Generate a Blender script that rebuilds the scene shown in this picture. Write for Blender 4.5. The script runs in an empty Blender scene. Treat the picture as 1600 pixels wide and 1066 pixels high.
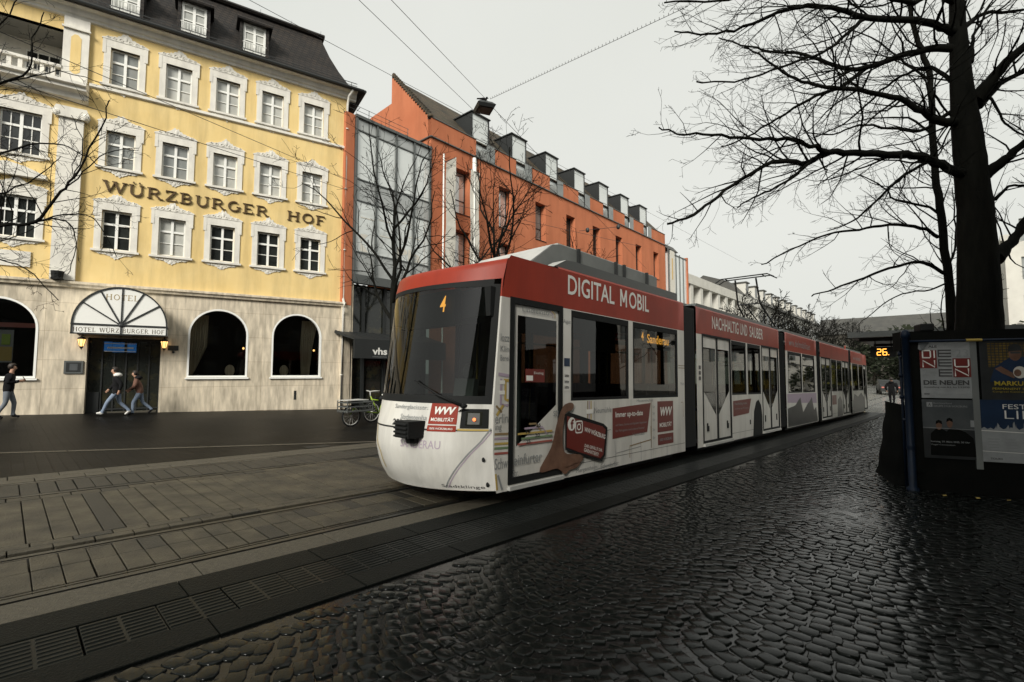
import bpy, math, random
import numpy as np
from mathutils import Vector, Matrix
R = math.radians
SC = bpy.context.scene
COL = SC.collection
random.seed(7)

# ------------------------------------------------------------------ camera
FPX, PITCH, EYE = 755.0, R(3.70), 1.65
cam_data = bpy.data.cameras.new("camera")
cam_data.sensor_width = 36.0
cam_data.lens = 36.0 * FPX / 1600.0
cam_data.clip_start = 0.05
cam_data.clip_end = 3000
cam = bpy.data.objects.new("camera", cam_data)
cam.location = (0, 0, EYE)
cam.rotation_euler = (math.pi / 2 + PITCH, 0, 0)
COL.objects.link(cam)
SC.camera = cam

# ------------------------------------------------------------------ sky, sun, exposure
SUN_AZ = (-0.30, -0.954)
SUN_EL = R(32)
sv = Vector((SUN_AZ[0] * math.cos(SUN_EL), SUN_AZ[1] * math.cos(SUN_EL), math.sin(SUN_EL))).normalized()
W = bpy.data.worlds.new("World")
SC.world = W
W.use_nodes = True
nt = W.node_tree
for n_ in list(nt.nodes):
    nt.nodes.remove(n_)
wo = nt.nodes.new("ShaderNodeOutputWorld")
wb = nt.nodes.new("ShaderNodeBackground")
sky = nt.nodes.new("ShaderNodeTexSky")
sky.sky_type = 'NISHITA'
sky.sun_disc = False
sky.sun_elevation = SUN_EL
sky.sun_rotation = math.atan2(SUN_AZ[0], SUN_AZ[1])
sky.dust_density = 6
sky.air_density = 1.5
hsv = nt.nodes.new("ShaderNodeHueSaturation")
hsv.inputs['Saturation'].default_value = 0.06
nt.links.new(sky.outputs[0], hsv.inputs['Color'])
tcw = nt.nodes.new("ShaderNodeTexCoord")
cl = nt.nodes.new("ShaderNodeTexNoise")
cl.inputs['Scale'].default_value = 2.2
cl.inputs['Detail'].default_value = 5
nt.links.new(tcw.outputs['Generated'], cl.inputs['Vector'])
ramp = nt.nodes.new("ShaderNodeValToRGB")
ramp.color_ramp.elements[0].position = 0.25
ramp.color_ramp.elements[0].color = (2.64, 2.69, 2.50, 1)
ramp.color_ramp.elements[1].position = 0.8
ramp.color_ramp.elements[1].color = (2.86, 2.90, 2.72, 1)
nt.links.new(cl.outputs['Fac'], ramp.inputs['Fac'])
mixw = nt.nodes.new("ShaderNodeMixRGB")
mixw.inputs['Fac'].default_value = 0.93
nt.links.new(hsv.outputs[0], mixw.inputs[1])
nt.links.new(ramp.outputs[0], mixw.inputs[2])
nt.links.new(mixw.outputs[0], wb.inputs['Color'])
wb.inputs['Strength'].default_value = 0.10
nt.links.new(wb.outputs[0], wo.inputs['Surface'])

sun_d = bpy.data.lights.new("sun", 'SUN')
sun_d.energy = 1.5
sun_d.angle = R(20)
sun_d.color = (1.0, 0.955, 0.87)
sun = bpy.data.objects.new("sun", sun_d)
sun.rotation_euler = sv.to_track_quat('Z', 'Y').to_euler()
sun.location = sv * 60
COL.objects.link(sun)
SC.view_settings.view_transform = 'Standard'
SC.view_settings.look = 'None'
SC.view_settings.exposure = 1.5
SC.view_settings.gamma = 1.0
SC.view_settings.use_curve_mapping = False
SC.cycles.max_bounces = 6
SC.cycles.transparent_max_bounces = 10
SC.cycles.caustics_reflective = False
SC.cycles.caustics_refractive = False

# ------------------------------------------------------------------ street geometry (s along the street, u across)
HEAD = R(43.6)
dx, dy = math.sin(HEAD), math.cos(HEAD)
nx, ny = -dy, dx

def fslope(s):
    s = max(-12.0, s)
    if s < 24: return -0.021 * s
    t = min(s - 24, 12.0)
    return -0.021 * (24 + t - t * t / 24)

def gz(x, y):
    s = x * dx + y * dy
    u = x * nx + y * ny
    return fslope(s) + 0.007 * max(-25, min(28, u))

def su(s, u, off=0.0):
    x, y = s * dx + u * nx, s * dy + u * ny
    return Vector((x, y, gz(x, y) + off))

def ray(px, py):
    a, b = (px - 800) / FPX, -(py - 533) / FPX
    cp, sp = math.cos(PITCH), math.sin(PITCH)
    return Vector((a, cp - b * sp, sp + b * cp))

def at(px, py, Y):
    r = ray(px, py)
    return Vector((0, 0, EYE)) + r * (Y / r.y)

class Frame:
    """a facade: x along it, y into it, z up; turns measured photo points into facade metres"""
    def __init__(self, ox, oy, heading_deg):
        h = R(heading_deg)
        self.o = Vector((ox, oy, 0)); self.e = Vector((math.sin(h), math.cos(h), 0))
        self.n = Vector((-self.e.y, self.e.x, 0))
        self.rot = math.atan2(self.e.y, self.e.x)
    def m(self, px, py, off=0.0):
        r = ray(px, py); c = Vector((0, 0, EYE))
        t = (self.o + self.n * off - c).dot(self.n) / r.dot(self.n)
        p = c + r * t
        return (p - self.o).dot(self.e), p.z
    def w(self, x, y, z=0.0):
        p = self.o + self.e * x + self.n * y
        return Vector((p.x, p.y, z))

HOT = Frame(-8.10, 23.07, 56.9)
ORG = Frame(-7.74, 23.17, 41.3)

# ------------------------------------------------------------------ materials
def mat(name, col, rough=0.65, metal=0.0, col2=None, scale=4.0, bump=0.0, bscale=60.0, spec=0.5, stretch=None, detail=6,
        emit=None, estr=0.0, coat=0.0, contrast=(0.3, 0.7), rough2=None, stain=None):
    m = bpy.data.materials.new(name); m.use_nodes = True
    t = m.node_tree; b = t.nodes['Principled BSDF']
    b.inputs['Base Color'].default_value = (*col, 1)
    b.inputs['Roughness'].default_value = rough
    b.inputs['Metallic'].default_value = metal
    b.inputs['Specular IOR Level'].default_value = spec
    b.inputs['Coat Weight'].default_value = coat
    tc = t.nodes.new("ShaderNodeTexCoord"); mp = t.nodes.new("ShaderNodeMapping")
    t.links.new(tc.outputs['Object'], mp.inputs['Vector'])
    if stretch: mp.inputs['Scale'].default_value = stretch
    if col2 is not None or rough2 is not None:
        nz = t.nodes.new("ShaderNodeTexNoise"); nz.inputs['Scale'].default_value = scale; nz.inputs['Detail'].default_value = detail
        nz.inputs['Roughness'].default_value = 0.62
        t.links.new(mp.outputs[0], nz.inputs['Vector'])
        rp = t.nodes.new("ShaderNodeMapRange"); rp.inputs[1].default_value, rp.inputs[2].default_value = contrast
        t.links.new(nz.outputs['Fac'], rp.inputs[0])
        if col2 is not None:
            mx = t.nodes.new("ShaderNodeMixRGB"); mx.inputs[1].default_value = (*col, 1); mx.inputs[2].default_value = (*col2, 1)
            t.links.new(rp.outputs[0], mx.inputs[0]); t.links.new(mx.outputs[0], b.inputs['Base Color'])
        if rough2 is not None:
            mr = t.nodes.new("ShaderNodeMapRange"); mr.inputs[3].default_value, mr.inputs[4].default_value = rough, rough2
            t.links.new(rp.outputs[0], mr.inputs[0]); t.links.new(mr.outputs[0], b.inputs['Roughness'])
    if stain:                                          # rain streaks and patches that belong to the surface
        m2 = t.nodes.new("ShaderNodeMapping"); m2.inputs['Scale'].default_value = stain[1]; t.links.new(tc.outputs['Object'], m2.inputs['Vector'])
        n3 = t.nodes.new("ShaderNodeTexNoise"); n3.inputs['Scale'].default_value = 1.0; n3.inputs['Detail'].default_value = 8; n3.inputs['Roughness'].default_value = .65
        t.links.new(m2.outputs[0], n3.inputs['Vector']); r3 = t.nodes.new("ShaderNodeMapRange")
        r3.inputs[1].default_value, r3.inputs[2].default_value, r3.inputs[3].default_value, r3.inputs[4].default_value = .36, .56, stain[0], 1.0
        t.links.new(n3.outputs['Fac'], r3.inputs[0]); x3 = t.nodes.new("ShaderNodeMixRGB"); x3.blend_type = 'MULTIPLY'; x3.inputs[0].default_value = 1
        if b.inputs['Base Color'].is_linked: t.links.new(b.inputs['Base Color'].links[0].from_socket, x3.inputs[1])
        else: x3.inputs[1].default_value = (*col, 1)
        t.links.new(r3.outputs[0], x3.inputs[2]); t.links.new(x3.outputs[0], b.inputs['Base Color'])
    if bump:
        n2 = t.nodes.new("ShaderNodeTexNoise"); n2.inputs['Scale'].default_value = bscale; n2.inputs['Detail'].default_value = 5
        t.links.new(mp.outputs[0], n2.inputs['Vector'])
        bp = t.nodes.new("ShaderNodeBump"); bp.inputs['Strength'].default_value = bump; bp.inputs['Distance'].default_value = 0.02
        t.links.new(n2.outputs['Fac'], bp.inputs['Height']); t.links.new(bp.outputs[0], b.inputs['Normal'])
    if emit:
        b.inputs['Emission Color'].default_value = (*emit, 1); b.inputs['Emission Strength'].default_value = estr
    return m

def brick_mat(name, c1, c2, mortar, bw, bh, ms=0.01, rough=0.7, axes='xz', bump=0.4, streak=None, offset=0.5, spec=0.4, lo=.55, hi=1.15, rotz=0.0):
    m = bpy.data.materials.new(name); m.use_nodes = True
    t = m.node_tree; b = t.nodes['Principled BSDF']; b.inputs['Roughness'].default_value = rough
    b.inputs['Specular IOR Level'].default_value = spec
    tc = t.nodes.new("ShaderNodeTexCoord"); sp = t.nodes.new("ShaderNodeSeparateXYZ"); cb = t.nodes.new("ShaderNodeCombineXYZ")
    t.links.new(tc.outputs['Object'], sp.inputs[0])
    ad = t.nodes.new("ShaderNodeMath"); ad.operation = 'ADD'
    t.links.new(sp.outputs['X'], ad.inputs[0]); t.links.new(sp.outputs['Y'], ad.inputs[1])
    if axes == 'xz':
        t.links.new(ad.outputs[0], cb.inputs['X']); t.links.new(sp.outputs['Z'], cb.inputs['Y'])
    else:
        t.links.new(sp.outputs['X'], cb.inputs['X']); t.links.new(sp.outputs['Y'], cb.inputs['Y'])
    mr_ = t.nodes.new("ShaderNodeMapping"); mr_.inputs['Rotation'].default_value = (0, 0, rotz); t.links.new(cb.outputs[0], mr_.inputs['Vector'])
    br = t.nodes.new("ShaderNodeTexBrick"); br.offset = offset
    br.inputs['Scale'].default_value = 1.0
    br.inputs['Brick Width'].default_value = bw; br.inputs['Row Height'].default_value = bh
    br.inputs['Mortar Size'].default_value = ms; br.inputs['Mortar Smooth'].default_value = 0.3
    br.inputs['Color1'].default_value = (*c1, 1); br.inputs['Color2'].default_value = (*c2, 1); br.inputs['Mortar'].default_value = (*mortar, 1)
    t.links.new(mr_.outputs[0], br.inputs['Vector'])
    nz = t.nodes.new("ShaderNodeTexNoise"); nz.inputs['Scale'].default_value = 1.0; nz.inputs['Detail'].default_value = 7
    mp = t.nodes.new("ShaderNodeMapping"); mp.inputs['Scale'].default_value = streak or (3, 3, 3)
    t.links.new(tc.outputs['Object'], mp.inputs['Vector']); t.links.new(mp.outputs[0], nz.inputs['Vector'])
    rp = t.nodes.new("ShaderNodeMapRange"); rp.inputs[1].default_value, rp.inputs[2].default_value = 0.32, 0.72
    rp.inputs[3].default_value, rp.inputs[4].default_value = lo, hi
    t.links.new(nz.outputs['Fac'], rp.inputs[0])
    mx = t.nodes.new("ShaderNodeMixRGB"); mx.blend_type = 'MULTIPLY'; mx.inputs[0].default_value = 1
    t.links.new(br.outputs['Color'], mx.inputs[1]); t.links.new(rp.outputs[0], mx.inputs[2])
    t.links.new(mx.outputs[0], b.inputs['Base Color'])
    bp = t.nodes.new("ShaderNodeBump"); bp.inputs['Strength'].default_value = bump; bp.inputs['Distance'].default_value = 0.03; bp.invert = True
    t.links.new(br.outputs['Fac'], bp.inputs['Height']); t.links.new(bp.outputs[0], b.inputs['Normal'])
    return m

def glass_mat(name, tint, ior=1.5, rough=0.02, fmax=1.0):
    m = bpy.data.materials.new(name); m.use_nodes = True
    t = m.node_tree
    for q in list(t.nodes): t.nodes.remove(q)
    o = t.nodes.new("ShaderNodeOutputMaterial"); tr = t.nodes.new("ShaderNodeBsdfTransparent"); tr.inputs[0].default_value = (*tint, 1)
    g = t.nodes.new("ShaderNodeBsdfGlossy"); g.inputs['Roughness'].default_value = rough
    fr = t.nodes.new("ShaderNodeFresnel"); fr.inputs['IOR'].default_value = ior
    mx = t.nodes.new("ShaderNodeMixShader")
    t.links.new(fr.outputs[0], mx.inputs[0]); t.links.new(tr.outputs[0], mx.inputs[1]); t.links.new(g.outputs[0], mx.inputs[2])
    t.links.new(mx.outputs[0], o.inputs[0])
    return m

M = {}
M['yellow'] = mat('yellow_plaster', (.78, .60, .285), .85, col2=(.72, .53, .225), scale=.9, bump=.15, bscale=45, spec=.2, stain=(.80, (1.6, 1.6, .2)))
M['white_trim'] = mat('white_trim', (.77, .745, .665), .75, col2=(.68, .655, .60), scale=2.5, bump=.2, bscale=30, spec=.2, stain=(.86, (3, 3, .8)))
M['white_paint'] = mat('white_paint', (.80, .80, .76), .5, spec=.3)
M['travertine'] = brick_mat('travertine', (.68, .595, .46), (.63, .55, .42), (.36, .29, .20), 1.75, 1.05, .006, .6, bump=.2, streak=(8, 8, 1.5), offset=0.0, spec=.3, lo=.60, hi=1.08)
M['roof'] = brick_mat('roof_tiles', (.030, .022, .016), (.016, .013, .011), (.005, .004, .004), .26, .17, .02, .7, bump=.9, streak=(.9, .9, .9))
M['roof2'] = brick_mat('roof_tiles_mossy', (.095, .068, .04), (.055, .048, .028), (.015, .012, .01), .3, .2, .02, .8, bump=.8, streak=(.7, .7, .7))
M['dark'] = mat('dark_metal', (.018, .02, .02), .5, spec=.4)
M['black'] = mat('black_rubber', (.010, .011, .011), .7, spec=.25)
M['bronze'] = mat('bronze_letters', (.085, .050, .018), .5, metal=.3)
M['gold'] = mat('gold_letters', (.34, .25, .11), .5)
M['pane_pale'] = mat('window_pane_curtained', (.33, .34, .32), .06, col2=(.50, .50, .46), scale=1.3, spec=.7)  # pale base colour takes in both curtains and sky reflected in the panes
M['near_wall'] = mat('near_house_wall', (.16, .15, .13), .85, col2=(.12, .11, .10), scale=.5, spec=.2)  # kept dark to cut light bounced onto the tram side and platform
M['pane_mid'] = mat('window_pane_grey', (.15, .165, .16), .05, col2=(.24, .25, .24), scale=1.1, spec=.7)
M['pane_dark'] = mat('window_pane_dark', (.012, .014, .014), .05, col2=(.03, .034, .032), scale=1.5, spec=.6)
M['terracotta'] = mat('terracotta_plaster', (.51, .18, .090), .85, col2=(.44, .145, .07), scale=.5, bump=.12, bscale=40, spec=.2, stain=(.84, (1.1, 1.1, .16)))
M['steel_grey'] = mat('grey_steel', (.10, .108, .105), .45, metal=.2)
M['curtain_glass'] = mat('curtain_wall_glass', (.64, .67, .65), .06, metal=.35, col2=(.74, .76, .74), scale=.45, spec=.8, bump=.02, bscale=1.5)  # pale diffuse base stands in for sky reflected in the glass
M['curtain_glass2'] = mat('curtain_wall_spandrel', (.40, .42, .41), .12, metal=.25, col2=(.42, .43, .42), scale=.7, spec=.6)
M['dark_glass'] = mat('shop_glass', (.015, .017, .015), .06, col2=(.055, .048, .022), scale=1.4, spec=.6, contrast=(.5, .75))  # yellowish patches painted in as interior light reflected in the glazing
M['white_body'] = mat('tram_white', (.72, .71, .665), .32, col2=(.65, .635, .58), scale=1.6, coat=.08, stain=(.82, (3.5, 3.5, .5)))
M['red_body'] = mat('tram_red', (.33, .036, .016), .42, col2=(.27, .030, .014), scale=1.4, coat=.0, spec=.22, stain=(.85, (3, 3, .6)))
M['red_ad'] = mat('tram_advert_red', (.15, .022, .015), .4)
M['roof_grey'] = mat('tram_roof_grey', (.15, .16, .155), .5, col2=(.20, .21, .2), scale=2)
M['roof_light'] = mat('tram_roof_light', (.55, .55, .52), .45, col2=(.4, .4, .38), scale=2)
M['glass'] = glass_mat('tram_glass', (.22, .25, .235))
M['screen'] = glass_mat('tram_windscreen_glass', (.36, .40, .38))
M['shop_window'] = glass_mat('shop_window_glass', (.78, .80, .77), 1.45)
M['ink'] = mat('grey_ink', (.26, .27, .27), .5)
M['ink_dark'] = mat('dark_ink', (.05, .05, .05), .5)
M['ink_white'] = mat('white_ink', (.78, .77, .72), .5)
M['ochre'] = mat('ochre_line', (.50, .36, .10), .5)
M['green_line'] = mat('green_line', (.18, .26, .14), .5)
M['mauve_line'] = mat('mauve_line', (.42, .34, .42), .5)
M['red_line'] = mat('red_line', (.36, .10, .08), .5)
M['brown_line'] = mat('brown_line', (.28, .20, .10), .5)
M['skinprint'] = mat('printed_hand', (.21, .115, .075), .5, col2=(.11, .055, .035), scale=6)
M['led'] = mat('orange_led', (.3, .12, .02), .5, emit=(1.0, .42, .06), estr=.85)
M['lamp_glow'] = mat('lamp_glow', (.8, .5, .2), .5, emit=(1.0, .55, .18), estr=.75)
M['headlight_on'] = mat('headlight_on', (.8, .2, .1), .4, emit=(1.0, .22, .05), estr=.6)
M['seat'] = mat('seat_fabric', (.10, .035, .03), .8, col2=(.05, .03, .06), scale=20)
M['seat_grey'] = mat('seat_grey', (.12, .125, .12), .7)
M['lining'] = mat('tram_lining', (.33, .33, .31), .6)
M['floor_dark'] = mat('tram_floor', (.05, .05, .05), .7)
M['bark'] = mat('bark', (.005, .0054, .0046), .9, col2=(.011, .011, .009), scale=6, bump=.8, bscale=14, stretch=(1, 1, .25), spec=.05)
M['bark2'] = mat('bark_far', (.026, .023, .018), .9, spec=.1)
M['slab'] = mat('track_slab', (.064, .056, .038), .42, col2=(.028, .025, .018), scale=2.2, bump=.5, bscale=55, spec=.4, rough2=.7)
M['slab2'] = mat('track_slab_dark', (.030, .028, .022), .5, col2=(.018, .0175, .0145), scale=2.0, bump=.5, bscale=55, spec=.4)
M['granite'] = mat('granite_kerb', (.085, .076, .057), .6, col2=(.046, .042, .032), scale=30, bump=.4, bscale=90, spec=.3)
M['rail'] = mat('rail_steel', (.060, .062, .058), .35, metal=.8)
M['asphalt'] = brick_mat('wet_pavers', (.0100, .0094, .0082), (.0066, .0063, .0057), (.0038, .0036, .0033), .30, .16, .012, .48, axes='xy', bump=.35, streak=(.8, .8, .8), spec=.07, lo=.5, hi=1.25, rotz=HEAD)
M['ground'] = mat('ground_grout', (.014, .0135, .012), .6, col2=(.02, .019, .016), scale=.6, bump=.3, bscale=50, spec=.3)
M['far_street'] = mat('far_street', (.46, .46, .44), .12, col2=(.38, .38, .365), scale=.7, bump=.2, bscale=20, spec=.5)  # pale base colour painted in as the sky's sheen on wet paving
M['platform'] = mat('platform_slab', (.0055, .0068, .006), .5, col2=(.003, .0038, .0034), scale=1.2, bump=.4, bscale=60, spec=.08)
M['tactile'] = mat('tactile_slab', (.0095, .011, .010), .34, col2=(.006, .007, .0065), scale=3, spec=.1)
M['cobble'] = mat('wet_cobble', (.0085, .0102, .0092), .07, col2=(.0035, .0044, .0039), scale=3, bump=.035, bscale=45, spec=.12, rough2=.20)
M['joint'] = mat('wet_joint', (.007, .007, .0066), .22, spec=.25, scale=1.1, rough2=.06, bump=.12, bscale=25, contrast=(.45, .6))
M['blue_post'] = mat('blue_paint', (.006, .015, .034), .45, col2=(.004, .008, .017), scale=5, spec=.2)
M['yellow_paint'] = mat('yellow_sleeve', (.40, .28, .06), .5)
M['board'] = mat('dark_board', (.005, .006, .0055), .85, col2=(.009, .009, .008), scale=4, spec=.06)
M['paper'] = mat('white_paper', (.33, .34, .34), .6, col2=(.25, .26, .26), scale=7)
M['paper_grey'] = mat('grey_paper', (.085, .092, .096), .4, col2=(.055, .062, .065), scale=5)
M['paper_dark'] = mat('dark_print', (.018, .020, .021), .35, col2=(.034, .037, .038), scale=3)
M['paper_blue'] = mat('blue_print', (.012, .032, .075), .45, col2=(.008, .022, .052), scale=4)
M['paper_red'] = mat('red_print', (.15, .018, .014), .5)
M['gold_print'] = mat('gold_print', (.22, .14, .02), .6, col2=(.06, .04, .01), scale=9)
M['yellow_print'] = mat('yellow_print', (.42, .32, .03), .6)
M['skin'] = mat('skin', (.42, .24, .16), .6)
M['denim'] = mat('denim', (.20, .25, .33), .85, col2=(.14, .18, .25), scale=8)
M['denim2'] = mat('denim_grey', (.16, .18, .20), .85, col2=(.11, .125, .15), scale=8)
M['black_cloth'] = mat('black_cloth', (.008, .008, .009), .9, col2=(.014, .014, .015), scale=10, spec=.1)
M['brown_cloth'] = mat('brown_cloth', (.17, .085, .055), .85, col2=(.11, .05, .035), scale=9)
M['white_cloth'] = mat('white_cloth', (.68, .67, .63), .8)
M['hair'] = mat('dark_hair', (.018, .012, .008), .6)
M['shoe_white'] = mat('white_shoes', (.6, .59, .56), .6)
M['lime'] = mat('lime_paint', (.28, .42, .03), .4)
M['cream_wall'] = mat('cream_wall', (.56, .55, .50), .8, col2=(.45, .44, .40), scale=.6, spec=.2)
M['grey_wall'] = mat('grey_wall', (.27, .265, .24), .8, col2=(.20, .195, .18), scale=.5, spec=.2)
M['far_wall'] = mat('far_wall', (.14, .13, .11), .85, col2=(.10, .095, .08), scale=.4, spec=.2)
M['slate'] = mat('slate', (.045, .045, .042), .7, col2=(.07, .068, .06), scale=1)
M['banner'] = mat('banner_cloth', (.66, .64, .57), .8, col2=(.58, .55, .48), scale=1.5)
M['banner_ochre'] = mat('banner_ochre', (.55, .36, .13), .8)
M['sign_blue'] = mat('blue_screen', (.03, .16, .42), .4, emit=(.03, .20, .60), estr=.06)
M['curtain'] = mat('curtain', (.55, .48, .36), .9, col2=(.30, .25, .18), scale=2, stretch=(8, 8, .3))
M['wire'] = mat('wire', (.03, .03, .03), .5)
M['car_silver'] = mat('car_silver', (.35, .36, .36), .3, metal=.5)
M['yellow_tram'] = mat('yellow_vehicle', (.50, .36, .07), .4)
M['olive'] = mat('evergreen', (.020, .026, .014), .9, col2=(.012, .014, .009), scale=2, spec=.1)
M['tarp'] = mat('black_tarp', (.004, .0045, .004), .7, bump=.4, bscale=6, spec=.08)

# ------------------------------------------------------------------ mesh builder
class MB:
    def __init__(self):
        self.v = []; self.f = []; self.mi = []
    def face(self, pts, m=0):
        k = len(self.v); self.v.extend([tuple(p) for p in pts]); self.f.append(tuple(range(k, k + len(pts)))); self.mi.append(m)
    def box(self, x0, x1, y0, y1, z0, z1, m=0):
        k = len(self.v)
        self.v += [(x0, y0, z0), (x1, y0, z0), (x1, y1, z0), (x0, y1, z0), (x0, y0, z1), (x1, y0, z1), (x1, y1, z1), (x0, y1, z1)]
        for q in ((0, 3, 2, 1), (4, 5, 6, 7), (0, 1, 5, 4), (1, 2, 6, 5), (2, 3, 7, 6), (3, 0, 4, 7)):
            self.f.append(tuple(k + i for i in q)); self.mi.append(m)
    def bar(self, p, q, w, h, m=0, up=Vector((0, 0, 1))):
        p, q = Vector(p), Vector(q); d = (q - p).normalized()
        if abs(d.dot(up)) > .95: up = Vector((0, 1, 0))
        a = d.cross(up).normalized() * w / 2; b = a.cross(d).normalized() * h / 2
        k = len(self.v)
        for c in (p, q):
            for g in (-a - b, a - b, a + b, -a + b): self.v.append(tuple(c + g))
        for s_ in ((0, 1, 5, 4), (1, 2, 6, 5), (2, 3, 7, 6), (3, 0, 4, 7), (3, 2, 1, 0), (4, 5, 6, 7)):
            self.f.append(tuple(k + i for i in s_)); self.mi.append(m)
    def prism(self, pts, a, b, axis='y', m=0):
        """2-D outline (in the other two axes) swept from a to b"""
        def P(p, t):
            return (p[0], t, p[1]) if axis == 'y' else ((t, p[0], p[1]) if axis == 'x' else (p[0], p[1], t))
        k = len(self.v); n = len(pts)
        self.v += [P(p, a) for p in pts] + [P(p, b) for p in pts]
        self.f.append(tuple(range(k, k + n))); self.mi.append(m)
        self.f.append(tuple(range(k + 2 * n - 1, k + n - 1, -1))); self.mi.append(m)
        for i in range(n):
            j = (i + 1) % n
            self.f.append((k + i, k + n + i, k + n + j, k + j)); self.mi.append(m)
    def tube(self, pts, rad, n=6, m=0, cap=True):
        pts = [Vector(p) for p in pts]
        if not hasattr(rad, '__len__'): rad = [rad] * len(pts)
        k = len(self.v); ref = None
        for i, p in enumerate(pts):
            d = (pts[min(i + 1, len(pts) - 1)] - pts[max(i - 1, 0)])
            d = d.normalized() if d.length > 1e-9 else Vector((0, 0, 1))
            if ref is None:
                ref = Vector((0, 0, 1)) if abs(d.z) < .9 else Vector((1, 0, 0))
            a = d.cross(ref); a = a.normalized() if a.length > 1e-6 else d.orthogonal().normalized()
            b = d.cross(a).normalized(); pass
            for j in range(n):
                t = 2 * math.pi * j / n
                self.v.append(tuple(p + (a * math.cos(t) + b * math.sin(t)) * rad[i]))
        for i in range(len(pts) - 1):
            for j in range(n):
                j2 = (j + 1) % n
                self.f.append((k + i * n + j, k + i * n + j2, k + (i + 1) * n + j2, k + (i + 1) * n + j)); self.mi.append(m)
        if cap and n > 2:
            self.f.append(tuple(k + j for j in range(n - 1, -1, -1))); self.mi.append(m)
            q = k + (len(pts) - 1) * n
            self.f.append(tuple(q + j for j in range(n))); self.mi.append(m)
    def lathe(self, prof, c=(0, 0, 0), n=16, m=0):
        """profile of (radius, z) turned about z at c"""
        k = len(self.v)
        for r_, z in prof:
            for j in range(n):
                t = 2 * math.pi * j / n
                self.v.append((c[0] + r_ * math.cos(t), c[1] + r_ * math.sin(t), c[2] + z))
        for i in range(len(prof) - 1):
            for j in range(n):
                j2 = (j + 1) % n
                self.f.append((k + i * n + j, k + i * n + j2, k + (i + 1) * n + j2, k + (i + 1) * n + j)); self.mi.append(m)
    def ball(self, c, rx, ry, rz, n=10, m=0):
        prof = [(max(.001, math.sin(math.pi * i / n)), -math.cos(math.pi * i / n)) for i in range(n + 1)]
        k = len(self.v); self.lathe(prof, (0, 0, 0), n + 2, m)
        for i in range(k, len(self.v)):
            x, y, z = self.v[i]; self.v[i] = (c[0] + x * rx, c[1] + y * ry, c[2] + z * rz)
    def wall(self, x0, x1, z0, z1, holes, y=0.0, depth=0.2, m=0, mr=None, flip=False):
        """wall in the xz plane at y with rectangular holes and their reveals going to y+depth"""
        xs = sorted({x0, x1} | {h[0] for h in holes} | {h[1] for h in holes})
        zs = sorted({z0, z1} | {h[2] for h in holes} | {h[3] for h in holes})
        xs = [x for x in xs if x0 <= x <= x1]; zs = [z for z in zs if z0 <= z <= z1]
        for i in range(len(xs) - 1):
            for j in range(len(zs) - 1):
                cx, cz = (xs[i] + xs[i + 1]) / 2, (zs[j] + zs[j + 1]) / 2
                if any(h[0] < cx < h[1] and h[2] < cz < h[3] for h in holes): continue
                mm = m(cx, cz) if callable(m) else m
                q = [(xs[i], y, zs[j]), (xs[i + 1], y, zs[j]), (xs[i + 1], y, zs[j + 1]), (xs[i], y, zs[j + 1])]
                self.face(q[::-1] if flip else q, mm)
        if depth:
            for a, b, c, d in [h[:4] for h in holes if h[0] >= x0 - 1e-6 and h[1] <= x1 + 1e-6]:
                mm = mr if mr is not None else (m if not callable(m) else m((a + b) / 2, c))
                Y = y + depth
                self.face([(a, y, c), (a, y, d), (a, Y, d), (a, Y, c)], mm); self.face([(b, y, c), (b, Y, c), (b, Y, d), (b, y, d)], mm)
                self.face([(a, y, c), (a, Y, c), (b, Y, c), (b, y, c)], mm); self.face([(a, y, d), (b, y, d), (b, Y, d), (a, Y, d)], mm)
    def mapv(self, fn, start=0):
        for i in range(start, len(self.v)): self.v[i] = tuple(fn(*self.v[i]))
    def build(self, name, mats, parent=None, smooth=False, bevel=0.0, **tags):
        me = bpy.data.meshes.new(name); me.from_pydata(self.v, [], self.f)
        if not isinstance(mats, (list, tuple)): mats = [mats]
        for q in mats: me.materials.append(M[q] if isinstance(q, str) else q)
        me.polygons.foreach_set('material_index', self.mi)
        if smooth: me.polygons.foreach_set('use_smooth', [True] * len(self.f))
        me.update()
        o = bpy.data.objects.new(name, me); COL.objects.link(o)
        if parent: o.parent = parent
        if bevel:
            b = o.modifiers.new('bevel', 'BEVEL'); b.width = bevel; b.segments = 2; b.limit_method = 'ANGLE'; b.angle_limit = R(40)
        for k_, v_ in tags.items(): o[k_] = v_
        return o

def tag(o, label, category, group=None):
    o['label'] = label; o['category'] = category
    if group: o['group'] = group
    return o

def thing(name, label, category, loc=(0, 0, 0), rz=0.0, group=None):
    o = bpy.data.objects.new(name, None); COL.objects.link(o)
    o.location = loc; o.rotation_euler = (0, 0, rz); o.empty_display_size = .2
    return tag(o, label, category, group)

def struct(mb, name, mats, **k):
    return mb.build(name, mats, kind='structure', **k)

def weld_smooth(o, angle=40):
    """merge doubles so that smooth shading works, with hard edges kept"""
    import bmesh
    bm = bmesh.new(); bm.from_mesh(o.data); bmesh.ops.remove_doubles(bm, verts=bm.verts, dist=1e-4)
    for e in bm.edges:
        e.smooth = not (len(e.link_faces) == 2 and e.calc_face_angle(0) > R(angle))
    for f in bm.faces: f.smooth = True
    bm.to_mesh(o.data); bm.free()
    return o

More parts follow.
